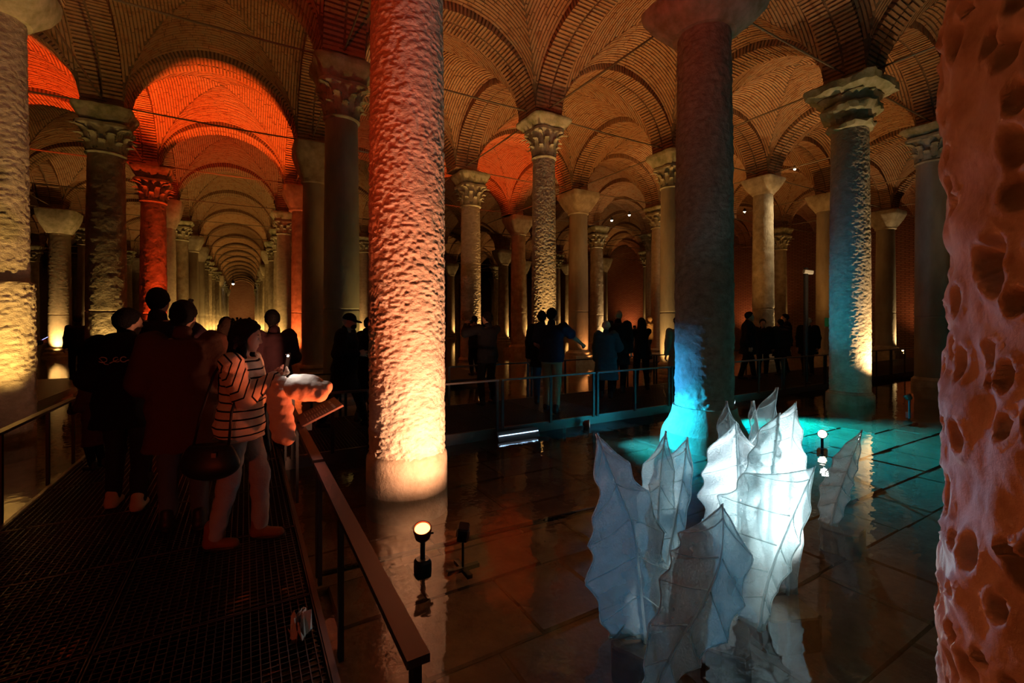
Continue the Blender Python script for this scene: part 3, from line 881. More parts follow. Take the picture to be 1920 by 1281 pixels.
def floor_spot(label, loc, stem, aim, lens, r=.052, name='floor_spotlight'):
    t = thing(name, label, 'spotlight', loc)
    put('base', MB().loft([(.055, 4, -.05), (.058, 4, 0), (.058, 4, .05), (.045, 3, .07)], 20).mesh('lamp_base'), M['black'], t)
    put('stem', MB().tube([(0, 0, .06), (0, 0, stem)], .018, 12).mesh('stem'), M['black'], t)
    q = Vector(aim).normalized().to_track_quat('Z', 'Y')
    h = put('head', auto_smooth(MB().lathe([(.02, -.03), (r * .6, -.02), (r * .95, .0), (r, .02), (r, .055), (r * 1.12, .06), (r * 1.12, .085), (r * .98, .086), (r * .96, .07)], 24).mesh('lamp_head')), M['brass'], t, (0, 0, stem))
    h.rotation_euler = q.to_euler()
    put('lens', MB().lathe([(.001, .078), (r * .5, .078), (r * .95, .074)], 24, caps=False).mesh('lens'), M[lens], h)
    put('knob', MB().tube([(r, 0, .03), (r + .02, 0, .03)], .008, 8).mesh('knob'), M['black'], h)
    return t
floor_spot('small red-glowing spotlight on a black stem standing in the water', (1.10, 3.16, .0), .23, (-.18, -.42, 1), 'lens_red', .058)
t = thing('flood_lamp', 'unlit black box floodlight on a cross foot beside the red-glowing spotlight', 'floodlight', (1.42, 3.17, -.06))
put('foot', MB().box(-.13, .13, -.02, .02, -.05, -.02).box(-.02, .02, -.13, .13, -.05, -.022).mesh('foot'), M['black'], t)
put('stem', MB().tube([(0, 0, -.03), (0, 0, .2)], .009, 10).mesh('stem'), M['black'], t)
h = put('head', MB().loft([(.035, 8, -.04), (.042, 8, -.03), (.042, 8, .08), (.038, 8, .09)], 24).mesh('lamp_head'), M['black'], t, (0, 0, .22), (.4, .15, -.5))
put('lens', MB().box(-.034, .034, -.034, .034, .088, .093).mesh('lens'), M['dark_glass'], h)
put('bracket', MB().box(-.05, -.044, -.01, .01, -.02, .05).box(.044, .05, -.01, .01, -.02, .05).mesh('bracket'), M['rail'], h)
floor_spot('dark spotlight on the water at the foot of the teal-sided column', (11.32, 3.80, -.1), .32, (-.1, .8, 1.3), 'lens_warm', .06)
floor_spot('blue-white spotlight under the walkway edge shooting a beam over the water', (4.86, 5.93, -.12), .17, (.75, -.7, .05), 'lens_blue', .06)
floor_spot('bright warm spotlight shining towards the viewer behind the white glass leaves', (7.05, 3.35, -.1), .28, (-.9, -.45, .05), 'lens_white', .055)  # added fixture in place of an off-camera lamp's reflection on the water
floor_spot('blue-white spotlight low on the water just right of the turquoise column', (8.72, 5.90, -.12), .20, (.2, -1, .02), 'lens_blue', .05)
for k, (px, py, Z, lab) in enumerate([(1490, 317, 16.0, 'tiny white lamp beside the big bowl capital'), (1396, 397, 23.0, 'tiny white lamp left of the bowl-capital column'), (1180, 403, 25.0, 'tiny white lamp above the battered column'),
                                      (1147, 413, 25.0, 'tiny white lamp left of the one above the battered column'), (437, 532, 62.0, 'left of the two tiny lamps at the end of the aisle'), (484, 532, 62.0, 'right of the two tiny lamps at the end of the aisle')]):
    p = at(px, py, Z); s_ = Z / 16
    t = thing('capital_lamp', lab, 'lamp', p)
    put('lens', auto_smooth(MB().lathe([(.001, -.045 * s_), (.03 * s_, -.035 * s_), (.042 * s_, 0), (.03 * s_, .035 * s_), (.001, .045 * s_)], 12).mesh('lens')), M['lens_white'], t)
    put('housing', MB().lathe([(.05 * s_, .0), (.055 * s_, .05 * s_), (.02 * s_, .12 * s_)], 12).mesh('housing'), M['black'], t, None, None)
    put('arm', MB().tube([(0, 0, .1 * s_), (0, 0, ZS + (.14 if Z < 30 else .9) - p.z)], .008 * s_, 6).mesh('arm'), M['black'], t)
# led bar hung under the walkway edge
t = thing('led_bar', 'bar of two rows of blue-white LEDs hung under the walkway edge', 'lamp', (3.55, 5.90, .05), .0)
put('housing', MB().box(-.36, .36, -.03, .03, -.075, .075).mesh('housing'), M['rail'], t, None, (math.radians(-25), 0, 0))
for zz in (-.028, .028):
    mb = MB()
    for k in range(34): x = -.335 + k * .0203; mb.lathe([(.0001, -.006), (.0052, -.003), (.0062, 0)], 8, x, 0, False)
    rr = put('led_row', mb.mesh('led_row'), M['led'], t, (0, -.032 * math.cos(math.radians(25)) - zz * .42, zz * .9 + .014 * 0), (math.radians(65), 0, 0), kind='stuff')
# cable on the flooded floor
put('cable', MB().tube([(.5, 3.72, -.14), (1.2, 3.66, -.13), (2.2, 3.60, -.12), (3.2, 3.56, -.13), (4.4, 3.58, -.14), (5.6, 3.9, -.14)], .022, 8).mesh('cable'), M['black'], label='thick black cable lying across the flooded floor', category='cable')
# information board on the railing
t = thing('information_board', 'tilted reading board with lines of print fixed to the handrail', 'sign', (.40, 4.38, DZ + .72))
bd = put('board', MB().box(0, .36, -.23, .23, -.008, .008).mesh('board'), plain('dark_red_board', (.22, .10, .07), .35), t, (.0, 0, .03), (0, math.radians(-24), 0))
put('bracket', MB().box(-.02, .10, -.03, .03, -.05, .03).mesh('bracket'), M['steel'], t)
M['print'] = plain('pale_print', (.75, .62, .5), .6)
rnd = random.Random(3)
for blk, (y0, y1, n) in enumerate([(-.19, -.03, 9), (.02, .19, 9)]):
    mb = MB()
    for k in range(n):
        x = .06 + k * .022
        mb.box(x, x + .007, y0, y1 - rnd.random() * .05, .008, .0086)
    put('print_lines', mb.mesh('print_lines'), M['print'], bd)
put('heading', MB().box(.285, .305, -.19, .02, .008, .0086).box(.285, .305, .05, .16, .008, .0086).mesh('heading'), M['print'], bd)
# crumpled tissue
mb = MB().loft([(.02, 2, 0), (.05, 2, .005), (.045, 2.5, .02), (.025, 2, .03), (.012, 2, .034)], 20, .35, 6)
put('tissue', lumpy(auto_smooth(mb.mesh('tissue')), .014, 40, 2), plain('white_paper', (.8, .72, .66), .9), None, (.24, 2.62, DZ + .016), (0, 0, .6), label='crumpled white tissue dropped on the grating', category='tissue')
# camera pole
t = thing('camera_pole', 'dark post with a small surveillance camera at its top', 'camera', (12.35, 6.25, DZ + .003))
put('pole', MB().tube([(0, 0, 0), (0, 0, 2.95)], .055, 14).mesh('pole'), M['steel'], t)
h = put('camera', MB().loft([(.05, 6, 0), (.055, 6, .02), (.055, 6, .20), (.05, 6, .22)], 16).mesh('camera_body'), plain('pale_camera_shell', (.7, .7, .68), .4), t, (-.06, .02, 2.86), (math.radians(98), 0, math.radians(58)))
put('lens', MB().lathe([(.03, .22), (.03, .235), (.001, .236)], 12).mesh('lens'), M['black'], h)
put('foot', MB().lathe([(.12, 0), (.12, .02), (.06, .04)], 16).mesh('foot'), M['steel'], t)
t = thing('direction_sign', 'small green board on a thin post beside the teal-sided column', 'sign', (17.3, 7.9, DZ + .003))
put('post', MB().tube([(0, 0, 0), (0, 0, 1.5)], .02, 8).mesh('post'), M['steel'], t)
put('board', MB().box(-.22, .22, -.012, .012, 1.38, 1.68).mesh('board'), plain('green_sign', (.05, .30, .10), .5, emit=(.05, .4, .12), estr=.05), t, None, (0, 0, math.radians(-60)))

# ================================================================== GLASS LEAVES
def glass_mat(name, tint, white, gloss=.20, bscale=85):
    m = bpy.data.materials.new(name); m.use_nodes = True
    nt = m.node_tree; nt.nodes.clear()
    out = node(nt, 'ShaderNodeOutputMaterial')
    tc = node(nt, 'ShaderNodeTexCoord')
    n = node(nt, 'ShaderNodeTexNoise', Scale=bscale, Detail=3.0); nt.links.new(tc.outputs['Object'], n.inputs['Vector'])
    bp = node(nt, 'ShaderNodeBump', Strength=1.0, Distance=.008); nt.links.new(n.outputs['Fac'], bp.inputs['Height'])
    tr = node(nt, 'ShaderNodeBsdfTransparent'); tr.inputs[0].default_value = (*tint, 1)
    df = node(nt, 'ShaderNodeBsdfDiffuse'); df.inputs[0].default_value = (.80, .84, .84, 1)
    tl = node(nt, 'ShaderNodeBsdfTranslucent'); tl.inputs[0].default_value = (.80, .86, .86, 1)
    gl = node(nt, 'ShaderNodeBsdfGlossy'); gl.inputs['Roughness'].default_value = .12
    for q in (df, tl, gl): nt.links.new(bp.outputs[0], q.inputs['Normal'])
    a = node(nt, 'ShaderNodeMixShader'); a.inputs[0].default_value = .55
    nt.links.new(df.outputs[0], a.inputs[1]); nt.links.new(tl.outputs[0], a.inputs[2])
    b = node(nt, 'ShaderNodeMixShader')
    n3 = node(nt, 'ShaderNodeTexNoise', Scale=5.0, Detail=3.0); nt.links.new(tc.outputs['Object'], n3.inputs['Vector'])
    mr = node(nt, 'ShaderNodeMapRange'); mr.inputs[1].default_value = .3; mr.inputs[2].default_value = .7; mr.inputs[3].default_value = white * .7; mr.inputs[4].default_value = white * 1.3
    nt.links.new(n3.outputs['Fac'], mr.inputs[0]); nt.links.new(mr.outputs[0], b.inputs[0])
    nt.links.new(tr.outputs[0], b.inputs[1]); nt.links.new(a.outputs[0], b.inputs[2])
    c = node(nt, 'ShaderNodeMixShader'); c.inputs[0].default_value = gloss
    nt.links.new(b.outputs[0], c.inputs[1]); nt.links.new(gl.outputs[0], c.inputs[2])
    nt.links.new(c.outputs[0], out.inputs[0])
    return m
M['glass'] = glass_mat('frosted_glass', (.90, .97, .98), .36)
M['glass_rib'] = glass_mat('thick_glass_rib', (.95, .98, .98), .55, .06)
M['glass_rim'] = glass_mat('polished_glass_rim', (.95, 1, 1), .75, .12)  # whiter glass that paints a highlight along the blade edges

def bez(pts, s):
    """smooth curve through points by Catmull-Rom"""
    n = len(pts) - 1; x = min(s * n, n - 1e-6); i = int(x); f = x - i
    p0, p1, p2, p3 = pts[max(i - 1, 0)], pts[i], pts[i + 1], pts[min(i + 2, n)]
    return .5 * ((2 * p1) + (-p0 + p2) * f + (2 * p0 - 5 * p1 + 4 * p2 - p3) * f * f + (-p0 + 3 * p1 - 3 * p2 + p3) * f ** 3)

def glass_leaf(label, mid, wl, wr, face, fold=.35, cup=.0, nv=6, seed=0, th=.007):
    """mid: midrib points from foot to tip; wl, wr: half widths (m) left/right of it at 5 stations; face: direction the blade looks"""
    pts = [Vector(p) for p in mid]
    if pts[0].z > .0:
        q = pts[0] - pts[1]; q.z = min(q.z, -.05); k = (pts[0].z + .03) / -q.z
        pts.insert(0, pts[0] + Vector((q.x * k * .5, q.y * k * .5, q.z * k))); wl = [wl[0] * .7] + wl; wr = [wr[0] * .7] + wr
    base = pts[0].copy(); pts = [p - base for p in pts]
    face = Vector(face).normalized()
    ns, nh = 48, 12; rows = []; rnd = random.Random(seed)
    ph = [rnd.uniform(-.012, .012) for _ in range(40)]
    def width(w, s):
        x = s * (len(w) - 1); i = min(int(x), len(w) - 2); f = x - i; f = f * f * (3 - 2 * f)
        return w[i] * (1 - f) + w[i + 1] * f
    def surf(s, t):
        c = bez(pts, s); d = (bez(pts, min(s + .02, 1)) - bez(pts, max(s - .02, 0))).normalized()
        side = d.cross(face).normalized()              # points to the leaf's right seen from the front
        nrm = side.cross(d).normalized()
        w = width(wr if t > 0 else wl, s)
        f = ((s + .10) * nv + .5) % 1.0
        scal = .90 + .20 * abs(2 * f - 1) ** 1.6 * (1 if s < .95 else .3)
        a = abs(t); sv = s + .10 * a                    # the side veins climb outwards
        v = (sv * nv) % 1.0
        ridge = math.exp(-((v - .5) / .07) ** 2) * .012 * (1 - .4 * a) * (1 if a > .03 else 0)
        pil = .010 * math.sin(v * 2 * math.pi) * a
        return c + side * (t * w * scal) + nrm * (-fold * a * w + cup * a * a * w + ridge + pil + .02 * math.exp(-(a / .06) ** 2)) + d * (.10 * w * a * .6), nrm
    V = []; m = 2 * nh + 1
    for sgn in (1, -1):
        for i in range(ns + 1):
            for k in range(m):
                p, n = surf(i / ns, -1 + k / nh); V.append(p + n * (sgn * th / 2))
    N = (ns + 1) * m; F = []
    for i in range(ns):
        for k in range(m - 1):
            a = i * m + k; F.append((a, a + 1, a + m + 1, a + m)); F.append((N + a, N + a + m, N + a + m + 1, N + a + 1))
        F.append((i * m, i * m + m, N + i * m + m, N + i * m)); e = i * m + m - 1; F.append((e, N + e, N + e + m, e + m))
    for k in range(m - 1):
        F.append((k, N + k, N + k + 1, k + 1)); a = ns * m + k; F.append((a, a + 1, N + a + 1, N + a))
    t = thing('glass_leaf', label, 'glass leaf', base, 0, 'glass leaves of the sculpture')
    put('blade', mesh('blade', V, F, smooth=True), M['glass'], t)
    put('midrib', MB().tube([surf(i / 24, 0)[0] + surf(i / 24, 0)[1] * .006 for i in range(25)], [.010 * (1 - .7 * i / 24) for i in range(25)], 8).mesh('midrib', True), M['glass_rib'], t)
    for sg in (-1, 1):
        put('rim', MB().tube([surf(i / 96, sg)[0] for i in range(96)], .0045, 6).mesh('rim', True), M['glass_rim'], t)  # tube added on the outline to carry the edge highlight
        for k in range(1, nv):
            pv = []
            for q in range(7):
                a = .05 + .9 * q / 6; s = (k + .5) / nv - .10 * a
                if 0 < s < 1: p, n = surf(s, sg * a); pv.append(p + n * .005)
            if len(pv) > 2: put('vein', MB().tube(pv, [.0045 * (1 - .6 * q / len(pv)) for q in range(len(pv))], 6).mesh('vein', True), M['glass_rib'], t)
    return t
TOCAM = Vector((-ST, -CT, 0)); RIGHT = Vector((CT, -ST, 0))
def fdir(right, up=.0): return TOCAM + RIGHT * right + Vector((0, 0, up))
glass_leaf('largest curling glass leaf in front, its foot bent to the left', [at(1228, 1290, 2.18), at(1262, 1215, 2.2), at(1318, 1125, 2.27), at(1350, 1040, 2.38), at(1353, 945, 2.5)],
           [.055, .12, .20, .20, .0], [.06, .14, .19, .17, .0], fdir(-.15, .35), .10, -.25, 7, 1)
glass_leaf('tall broad glass leaf at the left end of the sculpture', [at(1205, 1185, 2.60), at(1196, 1090, 2.63), at(1184, 990, 2.68), at(1150, 900, 2.73), at(1117, 812, 2.78)],
           [.20, .28, .24, .10, .0], [.13, .22, .20, .14, .0], fdir(.25, .05), .22, .0, 7, 2)
glass_leaf('pointed glass leaf standing just behind the left broad one', [at(1232, 1100, 2.85), at(1236, 1010, 2.88), at(1240, 910, 2.93), at(1250, 808, 3.0)], [.10, .18, .16, .0], [.06, .10, .08, .0], fdir(-.9, .05), .25, 0, 6, 3)
glass_leaf('narrow upright glass leaf seen edge-on between two groups', [at(1252, 1065, 2.80), at(1268, 980, 2.83), at(1282, 900, 2.88), at(1290, 820, 2.95)], [.12, .22, .19, .0], [.03, .05, .05, .0], fdir(-.75, .1), .15, 0, 6, 4)
glass_leaf('wide glass leaf with a bright blue right edge', [at(1432, 1118, 2.70), at(1452, 1050, 2.74), at(1485, 970, 2.80), at(1527, 876, 2.92)], [.16, .40, .36, .0], [.05, .09, .08, .0], fdir(-.45, .3), .22, .0, 6, 5)
glass_leaf('milky glass leaf in the middle with a rounded top', [at(1384, 1010, 3.2), at(1384, 940, 3.22), at(1382, 870, 3.25), at(1378, 790, 3.3)], [.19, .24, .20, .0], [.19, .24, .20, .0], fdir(-.1, .1), .30, 0, 6, 6)
glass_leaf('glaring white glass leaf over the lamp, tallest of the middle', [at(1478, 950, 3.10), at(1480, 890, 3.15), at(1483, 820, 3.25), at(1491, 755, 3.35)], [.16, .20, .15, .0], [.10, .13, .08, .0], fdir(-.3, .1), .25, 0, 6, 7)
glass_leaf('glaring white glass leaf left of the tallest one', [at(1440, 950, 3.15), at(1444, 890, 3.2), at(1450, 835, 3.25), at(1458, 775, 3.35)], [.14, .17, .12, .0], [.10, .12, .08, .0], fdir(.2, .1), .25, 0, 5, 8)
glass_leaf('thin dagger-shaped glass leaf at the back', [at(1432, 900, 3.5), at(1424, 850, 3.52), at(1416, 800, 3.55), at(1408, 752, 3.6)], [.06, .08, .05, .0], [.05, .06, .04, .0], fdir(.6, 0), .3, 0, 5, 9)
glass_leaf('rear blue glass leaf with the highest tip', [at(1425, 890, 3.75), at(1436, 840, 3.78), at(1444, 790, 3.82), at(1454, 726, 3.88)], [.10, .15, .14, .0], [.08, .12, .09, .0], fdir(.4, 0), .25, 0, 5, 10)
glass_leaf('rear blue glass leaf left of the milky one', [at(1378, 890, 3.75), at(1374, 850, 3.78), at(1368, 810, 3.8), at(1360, 752, 3.85)], [.07, .11, .10, .0], [.09, .13, .11, .0], fdir(.2, 0), .25, 0, 5, 11)
glass_leaf('slim glass leaf leaning apart to the right, mirrored in the water', [at(1556, 985, 4.0), at(1572, 925, 4.02), at(1592, 870, 4.05), at(1616, 806, 4.1)], [.08, .13, .11, .0], [.06, .09, .07, .0], fdir(-.5, .1), .35, 0, 6, 12)
# blocks that carry the leaves
M['block'] = rough_mat('orange_stone_block', (.13, .07, .03), (.25, .15, .07), 6, .8, .3, 30, .01)
for k, (px, py, Z, w, d, h, rz, lab) in enumerate([(1205, 1215, 2.62, .34, .26, .26, .3, 'stone block under the left broad glass leaf'), (1262, 1300, 2.25, .30, .24, .24, -.2, 'stone block at the foot of the curling front leaf'),
                                                   (1360, 1180, 2.65, .34, .26, .24, .6, 'tilted stone block behind the curling front leaf'), (1470, 1130, 2.9, .36, .26, .22, -.4, 'stone block under the blue-edged glass leaf'),
                                                   (1400, 1030, 3.42, .44, .28, .22, .1, 'stone block under the milky glass leaves'), (1580, 1000, 4.02, .34, .28, .24, .2, 'stone block under the leaning right glass leaf')]):
    p = at(px, py, Z); zt = -.03
    mb = MB().loft([(.5, 12, -.5), (.5, 12, .46), (.47, 12, .5)], 24)
    put('stone_block', lumpy(mb.mesh('stone_block'), .02, 4, k), M['block'], None, (p.x, p.y, zt - h / 2 - .01), (0, 0, rz), (w, d, h), label=lab, category='stone block')

# ================================================================== PEOPLE (distance-field bodies, meshed once)
def surface_nets(fn, lo, hi, h):
    lo = np.array(lo, float); n = np.ceil((np.array(hi, float) - lo) / h).astype(int) + 1
    ax = [lo[k] + h * np.arange(n[k]) for k in range(3)]
    P = np.stack(np.meshgrid(*ax, indexing='ij'), -1).astype(np.float32)
    D = fn(P).astype(np.float32)
    S = D < 0
    acc = np.zeros((n[0] - 1, n[1] - 1, n[2] - 1, 3), np.float32); cnt = np.zeros((n[0] - 1, n[1] - 1, n[2] - 1), np.float32)
    for a in range(3):
        b, c = [k for k in range(3) if k != a]
        s0 = [slice(None)] * 3; s1 = [slice(None)] * 3
        s0[a] = slice(0, -1); s1[a] = slice(1, None)
        d0, d1 = D[tuple(s0)], D[tuple(s1)]
        m = (S[tuple(s0)] != S[tuple(s1)])
        t = np.where(m, d0 / np.where(m, d0 - d1, 1), 0)
        for ob in (0, 1):
            for oc in (0, 1):
                sl = [None] * 3; sl[a] = slice(0, n[a] - 1)
                sl[b] = slice(ob, n[b] - 1 + ob); sl[c] = slice(oc, n[c] - 1 + oc)
                mm = m[tuple(sl)].astype(np.float32); tt = t[tuple(sl)]
                cnt += mm
                acc[..., a] += mm * tt; acc[..., b] += mm * ob; acc[..., c] += mm * oc
    act = cnt > 0
    idx = np.full(act.shape, -1, np.int64); idx[act] = np.arange(act.sum())
    g = np.stack(np.nonzero(act), -1)
    V = lo + h * (g + acc[act] / cnt[act][:, None])
    F = []
    for a in range(3):
        b, c = (a + 1) % 3, (a + 2) % 3
        s0 = [slice(None)] * 3; s1 = [slice(None)] * 3
        s0[a] = slice(0, -1); s1[a] = slice(1, None)
        A, B = S[tuple(s0)], S[tuple(s1)]
        e = np.stack(np.nonzero(A != B), -1)
        e = e[(e[:, b] > 0) & (e[:, c] > 0) & (e[:, b] < n[b] - 1) & (e[:, c] < n[c] - 1)]
        inside = A[tuple(e.T)]
        def q(db, dc):
            w = e.copy(); w[:, b] -= db; w[:, c] -= dc
            return idx[tuple(w.T)]
        quad = np.stack([q(1, 1), q(0, 1), q(0, 0), q(1, 0)], -1)
        quad[~inside] = quad[~inside][:, ::-1]
        F.append(quad)
    F = np.concatenate(F); F = F[(F >= 0).all(1)]
    return V, F

def smin(a, b, k):
    h = np.clip(.5 + .5 * (b - a) / k, 0, 1)
    return b + (a - b) * h - k * h * (1 - h)

def rc(a, b, r0, r1, sc=(1, 1, 1)):
    """tapered capsule"""
    sc = np.array(sc, np.float32); a = np.array(a, np.float32) / sc; b = np.array(b, np.float32) / sc; d = b - a; L = max(float(d @ d), 1e-9); k = float(sc.min())
    def f(P):
        q = P / sc - a
        t = np.clip((q @ d) / L, 0, 1)
        w = q - t[..., None] * d
        return (np.sqrt((w * w).sum(-1)) - (r0 + (r1 - r0) * t)) * k
    return f

def ell(c, r):
    c = np.array(c, np.float32); r = np.array(r, np.float32); k = float(r.min())
    def f(P):
        q = (P - c) / r
        return (np.sqrt((q * q).sum(-1)) - 1) * k
    return f

def loft_sdf(st, fr):
    """stack of ellipses (z, rx, ry, yc) in the torso frame fr (function P -> local)"""
    st = np.array(st, float)
    def f(P):
        Q = fr(P); z = Q[..., 2]; zc = np.clip(z, st[0, 0], st[-1, 0])
        rx = np.interp(zc, st[:, 0], st[:, 1]); ry = np.interp(zc, st[:, 0], st[:, 2]); yc = np.interp(zc, st[:, 0], st[:, 3])
        d = (np.sqrt((Q[..., 0] / rx) ** 2 + ((Q[..., 1] - yc) / ry) ** 2) - 1) * np.minimum(rx, ry)
        dz = np.abs(z - zc)
        return np.where(dz > 0, np.sqrt(np.maximum(d, 0) ** 2 + dz ** 2), d)
    return f

def union(prims, k=.03):
    def f(P):
        d = None
        for p in prims:
            e = p(P); d = e if d is None else smin(d, e, k)
        return d
    return f

def ik(a, c, l1, l2, hint):
    a, c, hint = Vector(a), Vector(c), Vector(hint)
    d = c - a; L = min(d.length, (l1 + l2) * .999); u = d.normalized()
    c = a + u * L
    x = (l1 * l1 - l2 * l2 + L * L) / (2 * L); y = math.sqrt(max(l1 * l1 - x * x, 0))
    h = (hint - u * hint.dot(u)); h.normalize()
    return a + u * x + h * y, c

def vnormals(V, F):
    n = np.cross(V[F[:, 2]] - V[F[:, 0]], V[F[:, 3]] - V[F[:, 1]])
    N = np.zeros_like(V)
    for k in range(4): np.add.at(N, F[:, k], n)
    return N / np.maximum(np.linalg.norm(N, axis=1, keepdims=True), 1e-9)

HANDS = {}
def hand_geo(kind):
    """right hand, wrist at the origin, fingers along +y, palm facing -z, thumb towards -x; kinds: relaxed, grip, point"""
    if kind in HANDS: return HANDS[kind]
    pr = [rc((0, -.035, 0), (0, .01, 0), .025, .026, (1, 1, .75)), rc((-.012, .02, 0), (-.02, .082, .002), .022, .020, (1, 1, .62)), rc((.012, .02, 0), (.024, .076, 0), .022, .018, (1, 1, .62)), rc((0, .03, 0), (.0, .085, .003), .024, .020, (1, 1, .62))]
    fin = []
    curl = {'relaxed': [.35, .40, .30], 'grip': [1.15, 1.05, .6], 'point': [1.2, 1.3, .8]}[kind]
    for q, (x, L) in enumerate([(-.031, .070), (-.010, .080), (.012, .074), (.031, .058)]):
        c = [0.05, .08, .05] if (kind == 'point' and q == 0) else curl
        p = Vector((x, .088 - abs(x) * .15, .002)); ang = 0; pts = [p]
        for s, k in zip((.46, .30, .24), c):
            ang += k * (1 + .06 * q); p = p + Vector((x * .06, math.cos(ang) * L * s, -math.sin(ang) * L * s)); pts.append(p)
        fin += [rc(pts[0], pts[1], .0098, .0088), rc(pts[1], pts[2], .0088, .0080), rc(pts[2], pts[3], .0080, .0068)]
    t = {'relaxed': [(-.026, .022, -.004), (-.050, .055, -.018), (-.056, .085, -.030)], 'grip': [(-.026, .022, -.006), (-.046, .050, -.032), (-.030, .078, -.048)], 'point': [(-.026, .022, -.006), (-.040, .055, -.030), (-.014, .075, -.038)]}[kind]
    fin += [rc(t[0], t[1], .014, .0105), rc(t[1], t[2], .0105, .0080)]
    palm = union(pr, .012)
    def f(P):
        d = palm(P)
        g = None
        for q in fin: e = q(P); g = e if g is None else np.minimum(g, e)
        return smin(d, g, .006)
    HANDS[kind] = surface_nets(f, (-.085, -.07, -.10), (.075, .19, .05), .0042)
    return HANDS[kind]

def place_hand(kind, wrist, direction, back, mirror):
    """direction: from wrist to fingertips; back: where the back of the hand looks"""
    V, F = hand_geo(kind)
    y = Vector(direction).normalized(); z = Vector(back); z = (z - y * z.dot(y)).normalized(); x = y.cross(z)
    W = V.copy()
    if mirror: W[:, 0] *= -1; F = F[:, ::-1]
    R = np.array([list(x), list(y), list(z)])
    return W @ R + np.array(list(wrist)), F

def fabric(name, col, rough=.9, wr=.5):
    return plain(name, col, rough, 0, .15, wr, 35)
CLOTH = {k: fabric(k + '_fabric', c) for k, c in {
    'black': (.010, .009, .010), 'charcoal': (.022, .020, .022), 'brown': (.10, .045, .03), 'navy': (.018, .024, .05), 'wine': (.045, .016, .02), 'olive': (.14, .16, .07), 'khaki': (.32, .33, .20), 'grey': (.13, .12, .12),
    'denim': (.10, .12, .17), 'pale_denim': (.40, .35, .32), 'cream': (.72, .62, .50), 'tan': (.33, .25, .17), 'puffer': (.85, .66, .52), 'blue_grey': (.05, .09, .14), 'teal_coat': (.04, .10, .13)}.items()}
M['skin'] = plain('skin', (.55, .30, .20), .5, 0, .35); M['hair_dark'] = plain('dark_hair', (.010, .007, .006), .7, 0, .12, .8, 90)
M['hair_brown'] = plain('brown_hair', (.04, .018, .010), .7, 0, .12, .8, 90); M['hair_grey'] = plain('grey_hair', (.4, .37, .33), .6, 0, .3, .8, 90)
M['boot'] = plain('tan_leather_boot', (.24, .085, .035), .55, 0, .35, .3, 40); M['shoe_pale'] = plain('pale_suede_shoe', (.55, .40, .28), .7, 0, .3); M['shoe_dark'] = plain('dark_shoe', (.02, .018, .018), .5)
M['screen'] = emis('lit_phone_screen', (.35, .35, 1), 2.2); M['flash'] = emis('phone_torch', (1, 1, 1), 120); M['wool_pale'] = plain('pale_wool', (.62, .55, .42), .95, 0, .1, .8, 120)

def stripe_mat():
    m, nt, b = new_mat('striped_knit')
    at_ = node(nt, 'ShaderNodeAttribute'); at_.attribute_name = 'band'
    md = node(nt, 'ShaderNodeMath', operation='FRACT'); gt = node(nt, 'ShaderNodeMath', operation='LESS_THAN'); gt.inputs[1].default_value = .20
    nt.links.new(at_.outputs['Fac'], md.inputs[0]); nt.links.new(md.outputs[0], gt.inputs[0])
    mx = node(nt, 'ShaderNodeMix', data_type='RGBA'); mx.inputs[6].default_value = (.74, .62, .48, 1); mx.inputs[7].default_value = (.012, .010, .012, 1)
    nt.links.new(gt.outputs[0], mx.inputs[0]); nt.links.new(mx.outputs[2], b.inputs['Base Color'])
    b.inputs['Roughness'].default_value = .95; b.inputs['Specular IOR Level'].default_value = .1
    tc = node(nt, 'ShaderNodeTexCoord'); w = node(nt, 'ShaderNodeTexNoise', Scale=130.0); nt.links.new(tc.outputs['Object'], w.inputs['Vector'])
    bp = node(nt, 'ShaderNodeBump', Strength=.5, Distance=.006); nt.links.new(w.outputs['Fac'], bp.inputs['Height']); nt.links.new(bp.outputs[0], b.inputs['Normal'])
    return m
M['stripes'] = stripe_mat()

